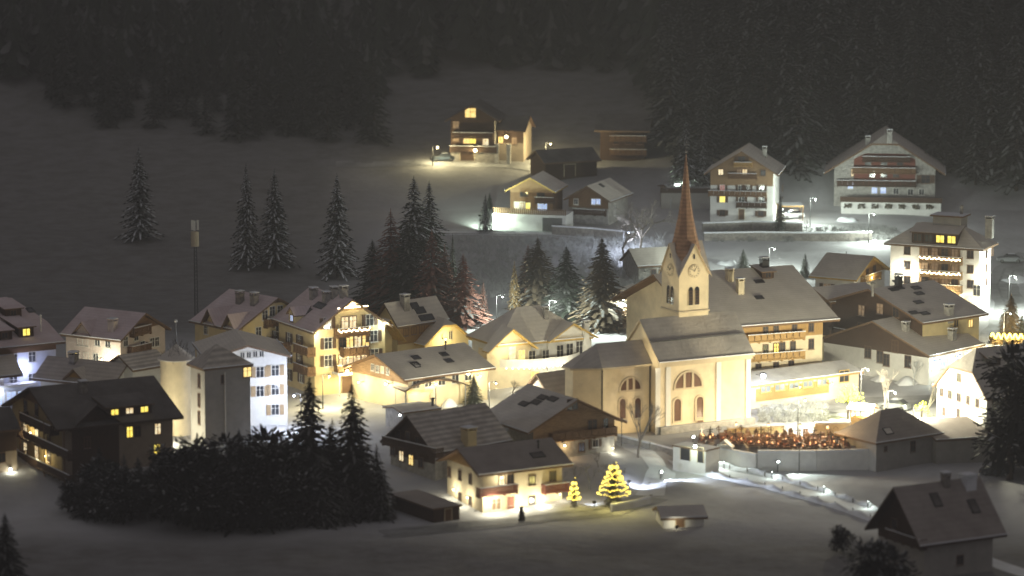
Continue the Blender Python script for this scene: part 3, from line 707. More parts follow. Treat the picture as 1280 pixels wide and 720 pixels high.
# --- old wooden chalet in the middle foreground
H = House('old_chalet', 'old chalet of weathered planks over a stone ground floor left of the church lane', 'house',
          (660, 541), (784, 527), 4.9, zb=-1.2, apex=(722, 499), front=True, D=12.5, ov=1.3, ovg=1.0, roof='roof_dark', edge='wood', wall='stone', gable={'A': ('planks', 3.0)})
H.lamp('A', 766, 560, 60, PALE, 'bulb_warm', .08); rowwin(H, 'A', [(738, 532), (743, 531), (757, 530), (712, 506), (719, 505)], .6, 1.3, fm='frame_brown', o=.07); rowwin(H, 'A', [(740, 555, None), (727, 559)], .8, 1.1, fm='frame_brown'); rowwin(H, 'A', [(744, 554)], .8, .9, sh='shutter_brown', fm='frame_white')
H.balcony('A', 690, 772, 538, .9, 'wood', .9, solid=True, snow=False); H.lamp('A', 706, 557, 60, AMBER, 'bulb_warm', .12)
for px, py in ((670, 503), (678, 497), (691, 499), (655, 505)): H.skylight(px, py, 1.6, .7, side='N', m='roof_deep')
# --- striped roof farmhouse
H = House('striped_farmhouse', 'wooden farmhouse with snow-striped tile roof and dark balcony behind the front lit house', 'house',
          (542, 567), (641, 550), 4.2, zb=-1.8, apex=(508, 519), end='A', ov=.9, ovg=1.0, roof='roof_stripe', edge='wood_dark', wall='stone', gable={'A': ('wood_dark', 2.6)})
rowwin(H, 'A', [(502, 570, 'lit_pale'), (514, 575, 'lit_warm'), (491, 563), (526, 578)], .8, 1.2, fm='frame_brown', o=.07); rowwin(H, 'A', [(498, 543), (510, 545), (522, 551)], .7, 1.0, fm='frame_brown', o=.07)
H.balcony('A', 477, 545, 553, 1.3, 'wood_dark', .9); H.chimney(586, 556, 1.4, 1.8, 'yellow'); H.lamp('A', 500, 519, 25, WHITE, 'bulb_white', .12)
# --- front lit house
H = House('front_house', 'cream house in the foreground with brown roof, floodlit corners and red balcony', 'house',
          (598, 594), (717, 580), 5.3, zb=-3.0, apex=(571, 560), end='A', ov=.9, ovg=1.1, roof='roof_brown', edge='wood', wall='cream')
FRONT = H
H.clad('A', 'wood_gold', 5.4); 
rowwin(H, 'A', [(562, 590), (575, 594), (588, 599), (575, 621), (588, 626)], .6, 1.0, fm='frame_brown')
rowwin(H, 'S', [(627, 600, 'lit_pale'), (638, 599), (665, 600), (665, 626), (638, 626), (691, 595)], .8, 1.1, fm='frame_brown'); H.win('S', 620, 630, 1.2, 1.3, 'lit_dim', None, 'frame_white')
H.balcony('S', 600, 648, 608, 1.1, 'wood_red', .9); H.balcony('S', 682, 712, 605, 1.1, 'wood_red', .9)
H.door('S', 638, 634, 1.0, 2.0, 'wood_red'); H.skylight(672, 569, 1.6, .9, m='roof_deep'); H.pipe(673, 560, .7)
for px, py, pw_ in ((627, 597, 90), (612, 624, 380), (674, 629, 380), (646, 627, 200)): H.lamp('S', px, py, pw_, PALE, 'bulb_warm', .08, .5)
for px, py in ((567, 612), (584, 622)): H.lamp('A', px, py, 120, PALE, 'bulb_warm', .08, .45)
H.lamp('S', 700, 618, 40, PALE, 'bulb_warm', .07, .5)
H = House('garden_shed', 'low flat roofed garden shed left of the front cream house', 'shed', (541, 636), (578, 631), 2.3, zb=-3.0, Cc=(520, 612), end='A', rise=0.0, ov=.25, ovg=.25, roof='roof_brown', wall='wood_dark', th=.2)
H.door('S', 560, 645, .9, 1.7, 'wood')
# --- hotel behind the church
H = House('big_hotel', 'big hotel with widest snowy roof and golden timber top floor behind the church', 'hotel',
          (872, 412), (1050, 399), 9.8, zb=0, apex=(991, 331), end='B', ov=1.3, ovg=2.0, roof='roof_a', edge='wood', wall='cream')
BIG = H
H.clad('S', 'wood_gold', 7.6)
for row in ([(957, 414), (970, 412), (993, 410), (1014, 408)], [(957, 437), (970, 435), (978, 434), (991, 433), (1014, 430)], [(970, 459), (948, 461), (989, 457)]):
    rowwin(H, 'S', row, .7, 1.3, fm='frame_brown', o=.07)
H.winu('S', H.uv('S', 970, 435)[0], H.uv('S', 970, 442)[1], .7, 1.4, 'lit_yellow', None, 'frame_brown', .08)
H.balcony('S', 935, 1007, 417, 1.2, 'wood_gold', .9, solid=True); H.balcony('S', 935, 1007, 441, 1.2, 'wood_gold', .9, solid=True)
H.dormer(960, 348, 1.8, .9, None, 'shed'); H.chimney(955, 338, 1.0, 1.4, 'metal_dark'); H.chimney(925, 366, .9, 1.6, 'cream'); H.chimney(912, 350, .9, 1.2, 'cream'); H.skylight(949, 352, 1.2, .7); H.skylight(949, 372, 1.0, .7)
H = House('restaurant_annex', 'single storey annex with snowy flat roof and orange framed windows below big hotel', 'restaurant',
          (893, 488), (1080, 464), 3.4, zb=0, W=9.0, rise=.9, ov=.4, ovg=.6, roof='roof_white', edge='wood_gold', wall='cream', th=.3)
H.clad('S', 'wood_gold', 1.0, u0=H.uv('S', 945, 486)[0], u1=H.uv('S', 1036, 476)[0], zhi=2.75)
for i in range(5): H.win('S', 957 + i*17.6, 484.0 - i*2.1, 1.6, 1.2, None, None, 'edge_yellow', o=.07, gl='glass_pale')
H.win('S', 1055, 470, 1.6, 1.5, None, None, 'edge_yellow')
H.lamp('S', 954, 470, 900, COOL, 'bulb_blue', .35, 1.6); H.lamp('S', 1040, 480, 200, PALE, 'bulb_warm', .1, 1.4); H.lamp('S', 1000, 484, 200, PALE, 'bulb_warm', .1, 1.4)
for px in (968, 1014): BIG.lamp('S', px, 462, 950, PALE, 'bulb_warm', .1, 1.2)  # wall lamps added to brighten the hotel facade
# --- brown house complex
H = House('brown_lodge', 'large brown timber lodge with stepped snowy roof right of the big hotel', 'house',
          (1154, 404), (1236, 392), 8.2, zb=0, apex=(1085, 361), end='A', ov=1.0, ovg=.9, roof='roof_a', edge='wood', wall='yellow', gable={'A': ('wood_dark', 3.6)})
LODGE = H
for px, py in ((1117, 362), (1124, 360), (1122, 352), (1145, 360), (1149, 367), (1148, 378), (1142, 391), (1156, 392)): H.skylight(px, py, 1.3, .7)
H.chimney(1186, 393, 1.0, 1.0, 'stone'); H.pipe(1091, 366, 1.2, .2, m='stone'); H.chimney(1123, 357, .8, 1.2, 'metal_dark')
H.win('B', 1213, 407, 1, 1.2, None, None, 'edge_yellow'); rowwin(H, 'S', [(1195, 404), (1213, 404, 'lit_warm')], .8, 1.0, fm='edge_yellow')
rowwin(H, 'A', [(1077, 388, 'lit_dim'), (1100, 386, 'lit_dim'), (1120, 390), (1076, 410), (1096, 414), (1080, 436), (1056, 432)], 1.2, 1.4, fm='frame_brown', o=.07)
H.balcony('A', 1042, 1090, 414, 1.2, 'wood_dark', 1.0)
H = House('brown_wing', 'brown timber wing with its own small snowy roof left behind the lodge', 'house', (1038, 378), (1105, 371), 8.8, zb=0, W=9, rise=1.6, ov=.8, ovg=.8, roof='roof_a', edge='wood', wall='wood')
rowwin(H, 'S', [(1050, 385), (1066, 384, 'lit_dim'), (1080, 385), (1048, 405), (1062, 408)], 1.1, 1.3, fm='frame_brown')
H.balcony('S', 1040, 1100, 398, 1.2, 'wood_dark', 1.0); H.balcony('S', 1040, 1100, 420, 1.2, 'wood_dark', 1.0)
H = House('lodge_wing', 'lower front wing of the lodge with plaster walls and bluish lit shop front', 'house',
          (1162, 445), (1232, 430), 4.4, zb=0, apex=(1090, 401), end='A', ov=.8, ovg=1.0, roof='roof_a', edge='roof_edge', wall='white')
rowwin(H, 'A', [(1085, 440), (1100, 446), (1119, 433), (1135, 452), (1108, 450)], 1.0, 1.6, fm='frame_brown')
for px in (1168, 1178, 1188, 1198, 1208): H.win('S', px, 454 - (px - 1168)*.16, 1.1, 1.7, 'lit_blue', None, 'frame_white')
H.chimney(1132, 413, .8, .8, 'stone'); H.chimney(1190, 424, .9, 1.1, 'stone'); H.clad('A', 'wood_dark', 3.9)
H.lamp('S', 1174, 452, 350, WHITE, 'bulb_white', .14, .9); H.lamp('S', 1200, 446, 300, PALE, 'bulb_white', .14, .9); H.lamp('S', 1222, 440, 300, WARM, 'bulb_warm', .12, .9)
# --- white house bottom right
H = House('half_hipped_house', 'white house with half hipped gable and small shuttered windows at the square right side', 'house',
          (1166, 481), (1233, 499), 5.2, zb=0, rise=5.6, front=True, D=15, ov=.45, ovg=.4, kA=.55, sA=2.6, roof='roof_dark', edge='roof_edge', wall='white')
rowwin(H, 'A', [(1199, 472), (1177, 490), (1187.5, 493), (1198.5, 496.5)], .75, 1.0, fm='frame_brown', sh=None); rowwin(H, 'A', [(1210, 500), (1221.5, 503.5), (1198, 516), (1180, 514)], .55, 1.0, fm='frame_brown')
rowwin(H, 'S', [(1243, 500), (1258, 494)], .7, 1.2, fm='frame_brown'); H.dormer(1243, 457, 2.0, 1.0, None, 'shed', 'roof_dark')
# --- cemetery buildings
H = House('mortuary_chapel', 'grey plastered chapel house with pyramid roof at the right end of the cemetery wall', 'chapel',
          (1095, 554), (1180, 541), 3.7, zb=-2.5, Cc=(1059, 539), end='A', rise=3.2, ov=.5, ovg=.5, kA=0, kB=0, sA=4.3, sB=4.3, roof='roof_brown', wall='grey', gable=None)
H.win('S', 1141, 558, .7, 1.3, fm='frame_brown'); H.win('S', 1107, 561, .35, .5, fm='frame_brown'); H.skylight(1110, 539, 1.1, .9, m='roof_a')
H = House('long_shed', 'long low grey shed with dark roof joined to the right of the pyramid roofed chapel', 'shed',
          (1170, 550), (1290, 543), 3.2, zb=-2.5, apex=(1145, 524), end='A', ov=.3, ovg=.2, roof='roof_brown', wall='grey')
rowwin(H, 'S', [(1262, 560)], .8, .9, fm='frame_brown')
# --- dark chalet front right
H = House('steep_chalet', 'dark steep roofed chalet in the right foreground, out of focus', 'house',
          (1150, 683), (1259, 668), 5.0, zb=-3.4, apex=(1116, 609), end='A', ov=.9, ovg=1.3, roof='roof_brown', edge='wood_dark', wall='grey', gable={'A': ('wood_dark', 4.2)})
H.chimney(1182, 605, .8, .9, 'rubble'); H.skylight(1170, 625, .9, 1.6, m='roof_deep'); H.skylight(1217, 633, .9, 1.6, m='roof_deep'); H.chimney(1210, 604, 1.4, .6, 'snow')
rowwin(H, 'S', [(1200, 700)], .8, 1.0, fm='frame_brown'); rowwin(H, 'A', [(1118, 655)], .9, 1.1, fm='frame_brown', o=.07); H.balcony('A', 1106, 1150, 668, 1.0, 'wood_dark', .9)
# --- hotel with light strings
H = House('garland_hotel', 'white hotel with two balconies of light garlands and lit roof dormer at upper right', 'hotel',
          (1104, 304), (1229, 312), 10.6, zb=0, Cc=(1251, 304), end='B', rise=3.2, ov=.9, ovg=.9, kA=0, kB=0, sA=5, sB=5, roof='roof_a', edge='roof_edge', wall='white')
H.clad('S', 'wood_mid', 2.0, u0=H.uv('S', 1149, 330)[0], u1=H.uv('S', 1200, 330)[0])
for px in (1134, 1213):
    for dy in (0, 18.5, 37): H.win('S', px, 313 + dy + (0 if px < 1200 else 5), .9, 1.1, fm='frame_brown')
for i in range(4):
    for py in (316, 334, 351): H.win('S', 1156 + i*12.5, py, 1.0, 1.5, 'lit_dim' if (i + py) % 3 else None, None, 'frame_brown', o=.07)
rowwin(H, 'B', [(1233, 317), (1233, 335), (1233, 352), (1240, 314)], .8, 1.1, fm='frame_brown'); rowwin(H, 'S', [(1188, 360, 'lit_warm'), (1210, 377, 'lit_pale'), (1221, 363)], 1.1, 1.6)
H.balcony('S', 1149, 1201, 321, 1.1, 'wood_mid', .9, fairy='fairy'); H.balcony('S', 1149, 1201, 339, 1.1, 'wood_mid', .9, fairy='fairy'); H.balcony('S', 1149, 1201, 356, 1.1, 'wood_mid', .9)
H.dormer(1168, 305, 7.4, 1.7, [None, None, 'lit_yellow', 'lit_yellow'], 'shed', 'roof_a', nwin=4, ww=1.25, wh=1.1, wall='wood_dark')
b = MB(); b.box(-2.3, 2.3, -1.6, 1.6, 0, 2.2, 'grey'); b.box(-2.7, 2.7, -2.0, 2.0, 2.2, 2.45, 'wood', 'snow'); b.tube((1.5, 1, 2.4), (1.5, 1, 3.8), .3, .3, 'stone', 8); b.build('roof_turret', H.root, (1.2, .8, 12.7))
H.chimney(1237, 288, 1.1, 1.8, 'stone', side='S')
for px, py, pw_ in ((1124, 337, 300), (1143, 340, 300), (1224, 345, 240)): H.lamp('S', px, py, pw_, PALE, 'bulb_white', .12, .6)
H.lamp('B', 1236, 345, 240, PALE, 'bulb_white', .12, .6); H.lamp('S', 1187, 369, 500, WARM, 'bulb_warm', .15, 1.0); H.lamp('S', 1212, 386, 420, PALE, 'bulb_white', .15, 1.0)
# --- small chalet between
H = House('gable_cottage', 'small cottage with golden lit gable at the lane right of the big hotel roof', 'house',
          (1011, 345), (1071, 350), 4.4, zb=0, apex=(1093, 320), end='B', ov=.7, ovg=.8, roof='roof_dark', edge='edge_yellow', wall='white', gable={'B': ('wood_gold', 4.4)})
H.win('S', 1034, 359, 1.2, 1.1, 'lit_dim', 'shutter_brown', 'frame_white'); rowwin(H, 'B', [(1084, 341), (1093, 336), (1100, 344, 'lit_warm')], .8, 1.1, fm='frame_brown', o=.07)
H.balcony('B', 1082, 1102, 342, .9, 'wood_gold', .8); H.lamp('B', 1090, 347, 130, WARM, 'bulb_warm', .1, .9)
# --- upper slope houses
H = House('hill_farm', 'dark red timber farmhouse alone up on the meadow with warmly lit windows and lamps', 'house',
          (556, 151), (624, 152), 6.4, apex=(590, 131), front=True, D=11, ov=1.0, ovg=1.0, base=(584, 203), roof='roof_deep', edge='wood_dark', wall='rubble', gable={'A': ('wood_dark', 2.7)})
FARM = H
H.win('A', 588, 141, 2.0, 1.7, 'lit_warm', None, 'frame_brown', o=.07); rowwin(H, 'A', [(583, 175, 'lit_warm'), (591, 175, 'lit_yellow'), (607, 177, 'lit_pale'), (570, 172, 'lit_dim'), (570, 156, 'lit_dim')], 1.1, 1.3, fm='frame_brown', o=.07)
H.door('A', 584, 194, 2.6, 2.0, 'wood_dark'); H.balcony('A', 566, 616, 166, 1.2, 'wood_dark', .9); H.balcony('A', 562, 620, 183, 1.2, 'wood_dark', .9)
H.lamp('A', 594, 188, 420, WARM, 'bulb_warm', .3, 1.4)
H = House('farm_annex', 'lower annex with stone pillars and yellow lit porch right of the hill farmhouse', 'house',
          (617, 163), (657, 164), 5.0, W=9, rise=2.4, ov=1.0, ovg=.6, base=(633, 201), roof='roof_deep', edge='wood_dark', wall='brownwall')
H.clad('S', 'wood_dark', 3.4); rowwin(H, 'S', [(626, 175, 'lit_warm'), (643, 176, 'lit_dim')], .9, 1.2, fm='frame_brown', o=.07); H.lamp('S', 633, 171, 300, WARM, 'bulb_warm', .3, 1.2)
for px in (621, 636):
    u, z = H.uv('S', px, 190, 2.2); q = H.P('S', u, 0, 2.2); b = MB(); b.box(-.35, .35, -.35, .35, -1.5, 3.4, 'stone'); b.build('pillar', H.root, q)
H = House('dim_chalet', 'unlit chalet with pale balconies on the meadow left of the tall snowy spruces', 'house',
          (743, 163), (812, 164), 6.0, W=10, rise=2.6, ov=1.0, ovg=1.0, base=(775, 201), roof='roof_deep', wall='wood_dark')
H.balcony('S', 762, 808, 170, 1.1, 'wood', .9, solid=True); H.balcony('S', 762, 808, 187, 1.1, 'wood', .9, solid=True); rowwin(H, 'S', [(770, 176), (785, 176), (800, 176)], .9, 1.2, fm='frame_brown')
H = House('dark_stable', 'long dark barn with flat sloping roof below the unlit chalet', 'barn', (680, 204), (752, 200), 3.0, W=8, rise=2.0, ov=.7, ovg=.6, base=(715, 223), roof='roof_deep', wall='wood_dark')
H.door('S', 712, 213, 2.2, 2.2, 'wood_dark')
H = House('terrace_chalet', 'chalet with yellow green lit timber gable above a white garage wall', 'house',
          (631, 238), (694, 240), 4.6, apex=(664, 222), front=True, D=10, ov=.7, ovg=1.2, base=(645, 288), lift=(3.3, 6.2), skirt=5, roof='roof_a', edge='edge_yellow', wall='wood', gable={'A': ('wood_mid', 2.6)})
TERR = H
rowwin(H, 'A', [(646, 257, 'lit_pale'), (653, 257, 'lit_dim'), (660, 258, 'lit_yellow'), (675, 259, 'lit_blue'), (681, 258, 'lit_blue')], .75, 1.2, fm='frame_white', o=.02); rowwin(H, 'A', [(655, 243), (676, 244)], 1.4, .8, fm='frame_brown', o=.07)
H.balcony('A', 668, 692, 247, 1.1, 'wood_dark', .9); light(H.root, (-H.hx - 3.0, 1.5, 2.2), 90, (1, .85, .35), .2)
b = MB(); x0 = -H.hx; b.box(x0 - 6, x0 - .05, -7.5, 5.5, -3.6, -.45, 'white', 'snow'); tr = b.build('terrace', H.root)
b = MB(); 
for i in range(36): b.box(x0 - 6.0, x0 - 5.93, -7.5 + i*.36, -7.3 + i*.36, -.44, .5, 'wood')
b.box(x0 - 6.04, x0 - 5.9, -7.5, 5.5, .5, .58, 'wood', 'snow'); b.build('railing', tr)
b = MB(); b.box(x0 - 6.08, x0 - 6.0, -6.9, -3.4, -3.5, -.9, 'metal'); b.build('garage_door', tr)
H = House('brick_chalet', 'reddish chalet with plaster ground floor and two bluish lit windows right of the terrace chalet', 'house',
          (704, 249), (763, 252), 5.2, apex=(731, 232), front=True, D=12, ov=.7, ovg=.9, base=(730, 280), roof='roof_a', wall='stone', gable={'A': ('wood', 2.9)})
rowwin(H, 'A', [(742, 252, 'lit_blue'), (748, 252, 'lit_blue'), (720, 252)], .7, .9, fm='frame_white', o=.07); H.balcony('A', 716, 756, 262, 1.0, 'wood_dark', .8); rowwin(H, 'S', [(768, 262)], .5, 2.0)
H.skylight(752, 232, .8, .8, side='S', m='roof_deep')
H = House('tall_chalet', 'tall four storey chalet with timber gable and a bright yellow window above the church spire', 'house',
          (880, 217), (973, 219), 8.6, apex=(927, 189), front=True, D=13, ov=1.0, ovg=1.2, base=(927, 278), roof='roof_a', edge='wood', wall='white', gable={'A': ('wood_mid', 6.5)})
TALL = H
rowwin(H, 'A', [(901, 215, 'lit_pale'), (924, 215, 'lit_dim'), (931, 215, 'lit_pale'), (954, 216)], .8, .95, fm='frame_brown', o=.07); H.win('A', 927, 199, 1.2, .9, None, 'shutter_brown', 'frame_brown', o=.07)
rowwin(H, 'A', [(903, 235, 'lit_pink'), (926, 235), (934, 235), (952, 235)], .8, 1.0, sh='shutter_brown', fm='frame_white'); rowwin(H, 'A', [(903, 249, 'lit_yellow'), (927, 249), (952, 250)], .9, 1.05, sh='shutter_brown', fm='frame_white')
rowwin(H, 'A', [(903, 266), (951, 267)], .9, .9, sh='shutter_brown', fm='frame_brown'); H.door('A', 927, 268, .9, 1.8)
H.balcony('A', 910, 946, 217, 1.0, 'wood', .8); H.balcony('A', 885, 958, 239, 1.0, 'wood', .8, solid=True); H.balcony('A', 920, 958, 253, 1.0, 'wood_dark', .8, solid=True); H.balcony('A', 917, 940, 203, .7, 'wood_gold', .6)
rowwin(H, 'S', [(978, 235), (978, 250)], .7, 1.0, fm='frame_brown'); H.chimney(956, 196, .7, 1.4, 'stone')
H.lamp('S', 978, 262, 500, WHITE, 'bulb_white', .15, 1.2)
H = House('flat_annex', 'low timber annex with thick snow on its flat roof left of the tall chalet', 'house', (838, 237), (888, 235), 2.7, W=7, rise=.5, ov=.5, ovg=.4, base=(863, 250), roof='snow', edge='wood', wall='wood_gold')
rowwin(H, 'S', [(850, 243), (866, 243), (878, 243)], 1.4, 1.0, fm='frame_brown')
b = MB(); q = ong(863, 262)
TG = tag(MB().build('x') if False else empty('garden_terrace', q, 0), 'grey terrace walls with snow edge below the flat roofed annex', 'wall')
b = MB(); b.box(-5.2, 4.6, 0, 5.5, -1, 3.0, 'grey', 'snow'); b.box(-5.4, 4.8, -.15, 0, 3.0, 3.9, 'wood_dark', 'snow'); b.box(4.7, 7.4, -1.2, 5, -1, 2.2, 'stone', 'snow'); b.build('wall', TG)
b = MB(); b.box(5.0, 7.1, -1.26, -1.2, -.2, 2.0, 'metal_dark'); b.build('garage_door', TG)
H = House('wide_chalet', 'wide white chalet with full width brown balconies at upper right before the forest', 'house',
          (1030, 216), (1182, 218), 6.8, apex=(1107, 169), front=True, D=15, ov=1.8, ovg=1.4, kA=.78, sA=2.2, base=(1107, 268), lift=(2.3, 4.7), skirt=5, roof='roof_dark', edge='wood', wall='stone')
WIDE = H
H.clad('A', 'wood_dark', 3.0, o=.05) if False else None
u0 = H.uv('A', 1067, 220)[0]; u1 = H.uv('A', 1144, 220)[0]
b = MB(); zt = H.uv('A', 1100, 192)[1]; zb2 = H.uv('A', 1100, 231)[1]
pts = [(u0, zb2), (u1, zb2), (u1, zt - 1.0), (u1 - 2, zt), (u0 + 2, zt), (u0, zt - 1.0)]; f = [H.P('A', u, z, .05) for u, z in pts]; b.face(f, 'wood_red'); b.build('cladding', H.wallo)
H.balcony('A', 1065, 1145, 210, 1.3, 'wood', .9, solid=True); H.balcony('A', 1046, 1145, 226, 1.3, 'wood_dark', .9, solid=True); H.balcony('A', 1078, 1138, 196, 1.0, 'wood_dark', .8, solid=True)
rowwin(H, 'A', [(1090, 217), (1105, 217), (1120, 217), (1085, 202), (1105, 202), (1125, 202)], 1.0, 1.3, fm='frame_brown', o=.07); rowwin(H, 'A', [(1066, 216, 'lit_pale')], .5, 1.2, fm='frame_brown', o=.02); rowwin(H, 'A', [(1157, 224)], 1.5, 1.4, sh='shutter_brown', fm='frame_brown')
rowwin(H, 'A', [(1063, 232, 'lit_blue'), (1093, 238, 'lit_blue'), (1104, 238, 'lit_blue'), (1120, 239), (1138, 240), (1152, 240)], .9, 1.0, fm='frame_white'); H.chimney(1085, 180, .9, 1.0, 'stone', side='N'); H.chimney(1112, 172, .9, 1.0, 'stone')
b = MB(); x0 = -H.hx; b.box(x0 - 4.5, x0 - .05, -10, 7.6, -4.2, -.2, 'white', 'snow'); tr = b.build('terrace', H.root)
b = MB()
b.box(x0 - 4.8, x0 - 4.2, -10.2, 7.8, -.19, .75, 'wood_dark', 'frost_dim'); b.build('railing', tr)
for i in range(7):
    b = MB(); rr = random.Random(i)
    for j in range(30): b.ball((rr.uniform(-.4, .4), rr.uniform(-.6, .6), rr.uniform(-.6, .1)), .16, 'hedge', 5, 3)
    b.build('flower_box', tr, (x0 - 4.9, -8 + i*2.4, -.6))
H = House('frosty_barn', 'small barn with plain snowy roof directly left of the church spire', 'barn', (797, 333), (850, 330), 3.6, zb=0.8, W=8, rise=2.4, ov=.5, ovg=.4, base=(815, 352), roof='roof_dark', wall='stone')
rowwin(H, 'S', [(817, 340), (827, 340)], .8, .8, fm='frame_brown')
H = House('wooden_hut', 'wooden hut with small snowy gable roof left behind the church tower', 'hut', (787, 373), (832, 371), 5.0, zb=0, apex=(809, 364), front=True, D=8, ov=1.0, ovg=.9, roof='roof_a', edge='wood', wall='wood')
# --- church
H = House('church', 'floodlit pale yellow parish church with grey snowy roof and arched windows in the village centre', 'church',
          (824, 454), (943.5, 442.5), 9.4, zb=0, apex=(799, 399), end='A', ov=.45, ovg=.35, roof='roof_dark', edge='frame_stone', wall='cream')
CH = H
def arched(side, px, py, w, h, semi=False, o=.0):
    """window with arched head; px,py = bottom middle"""
    u, z = H.uv(side, px, py, o); _, _, _, rz = H.fr(side)
    def ring(wd, base):
        pts = [(-wd/2, base), (wd/2, base)]; r = wd/2; top = h - w/2 if not semi else 0
        for i in range(0, 13): a = math.pi*i/12; pts.append((r*math.cos(a), top + r*math.sin(a)))
        return pts
    b = MB(); outer = ring(w + .5, -.25 if not semi else -.25); inner = ring(w, 0)
    n = len(outer)
    for i in range(n):
        j = (i + 1) % n
        a, c, d, e = outer[i], outer[j], inner[j], inner[i]
        b.face([(a[0], -.10, a[1]), (c[0], -.10, c[1]), (d[0], -.10, d[1]), (e[0], -.10, e[1])], 'frame_stone'); b.face([(a[0], 0, a[1]), (c[0], 0, c[1]), (c[0], -.10, c[1]), (a[0], -.10, a[1])], 'frame_stone')
    if semi:
        for x in (-w*.16, w*.16): b.box(x - .16, x + .16, -.09, -.02, 0, h*.94, 'frame_stone')
    wo = b.build('arched_window', H.root, H.P(side, u, z, o + .004), rz)
    b = MB(); b.face([(x, -.03, zz) for x, zz in inner], 'glass_red')
    for i in range(1, 6): b.box(-w*.45, w*.45, -.045, -.032, h*i/6.5, h*i/6.5 + .04, 'frame_brown')
    b.build('pane', wo)
arched('S', 860.5, 484, 4.0, 2.0, True); arched('S', 846.5, 526, 1.0, 2.9); arched('S', 874.5, 523, 1.0, 2.9)
H.door('S', 875, 536, .9, 1.5, 'frame_brown')
u1_, _ = H.uv('S', 902, 480)
b = MB()
for u in (H.uv('S', 835, 480)[0], H.uv('S', 898, 480)[0], H.uv('S', 935, 480)[0], H.uv('S', 822, 480)[0]): b.hexa([H.P('S', u - .35, -.5, .12), H.P('S', u + .35, -.5, .12), H.P('S', u + .35, -.5, .002), H.P('S', u - .35, -.5, .002), H.P('S', u - .35, 8.7, .12), H.P('S', u + .35, 8.7, .12), H.P('S', u + .35, 8.7, .002), H.P('S', u - .35, 8.7, .002)], 'frame_white')
b.build('pilaster', H.root)
b = MB(); b.box(-H.hx - .2, H.hx + .2, -H.hy - .22, -H.hy - .003, 8.75, 9.15, 'frame_stone'); b.build('cornice', H.root)
b = MB(); b.box(-H.hx - .05, H.hx + .5, -H.hy - .5, -H.hy - .003, -1, .9, 'stone', 'snow'); b.build('plinth', H.root)
b = MB(); ys = -H.W*.27; zz = H.rz_at(ys); b.box(-H.L/2 + .1, H.L/2 - .1, ys - .03, ys + .03, zz + .03, zz + .2, 'metal_dark'); b.build('snow_guard', H.roof)
# choir and apse
cw = H.hy - 2.3; x0 = -H.hx; x1 = x0 - 7.4; dx = 3.4
chp = [(x0, -cw), (x0, cw), (x1, cw), (x1 - dx, cw*.42), (x1 - dx, -cw*.42), (x1, -cw)]
b = MB(); b.prism(chp[::1] if False else [(x, y) for x, y in chp[::-1]][::-1], -1, 8.9, 'cream'); 
b.build('choir_wall', H.root)
def off(p, k): return (p[0]*1.0 + (-.35 if p[0] < x1 - .1 else 0), p[1]*k)
e = [(x0 + .3, -cw - .45), (x1 - .1, -cw - .45), (x1 - dx - .45, -cw*.42 - .15), (x1 - dx - .45, cw*.42 + .15), (x1 - .1, cw + .45), (x0 + .3, cw + .45)]
rzc = 8.95 + (cw + .45)*H.pitch*.98; ze = 8.95
rA = (x0 + .3, 0, rzc); rB = (x1 + .6, 0, rzc)
E = [(x, y, ze) for x, y in e]
b = MB(); b.slab([[E[1], E[0], rA, rB], [E[2], E[1], rB], [E[3], E[2], rB], [E[4], E[3], rB], [E[5], E[4], rB, rA]], .25, 'roof_dark', 'frame_stone'); b.build('choir_roof', H.root)
def on_choir(px, py):
    c = H.Mi @ CAM; r = H.Mi.to_3x3() @ ray(px, py); t = (-cw - c.y)/r.y; p = c + r*t; return p.x, p.z
for (px, py, w, h, semi) in ((788, 487, 3.0, 1.5, True), (778, 523, .9, 2.6, False), (797, 522, .9, 2.6, False)):
    x, z = on_choir(px, py); hy = H.hy; H.hy = cw
    uu = x; py_ = z
    _uv = H.uv; H.uv = lambda side, a, b_, o=0.0, x=x, z=z: (x, z); arched('S', px, py, w, h, semi); H.uv = _uv; H.hy = hy
b = MB(); b.tube((x0 - .2, -cw - .15, -.5), (x0 - .2, -cw - .15, 8.8), .09, .09, 'metal_dark', 6); b.tube((x1 + .1, -cw - .1, -.5), (x1 + .1, -cw - .1, 8.8), .08, .08, 'metal_dark', 6); b.build('downpipe', H.root)
def sacristy():
    b = MB(); 
# ---- tower (part of the church)
th = H.rz
p = onz(849, 344, 18.6)
for _ in range(1): pass
s_ = 4.5
Rm = Matrix.Rotation(th, 3, 'Z')
# near corner of the tower stands north of the choir; keep its pixel but fix its distance
r = ray(849, 344); yw = (H.M @ Vector((x0, cw*.2, 0))).y; t = (yw + 2.0 - CAM.y)/r.y; pc = CAM + r*t; ez = pc.z
base = Vector((pc.x, pc.y, 0)); cen = base + Rm @ Vector((s_/2, s_/2, 0))
loc = H.Mi @ cen; tz = ez
print('TOWER', cen, 'eaves', tz)
hs = s_/2; b = MB(); X, Y = loc.x, loc.y
gt = 3.9
b.box(X - hs, X + hs, Y - hs, Y + hs, -1, tz, 'cream')
for sx, sy in ((0, -1), (0, 1), (-1, 0), (1, 0)):
    if sx == 0: f = [(X - hs, Y + sy*hs, tz), (X + hs, Y + sy*hs, tz), (X, Y + sy*hs, tz + gt)]
    else: f = [(X + sx*hs, Y - hs, tz), (X + sx*hs, Y + hs, tz), (X + sx*hs, Y, tz + gt)]
    b.face(f, 'cream')
tw = b.build('tower', H.root); tw['label'] = 'slender square bell tower with four gables and clock'
b = MB(); g = hs + .3; gz = tz - .35; gp = tz + gt + .12   # gable roofs: valleys run to the spire
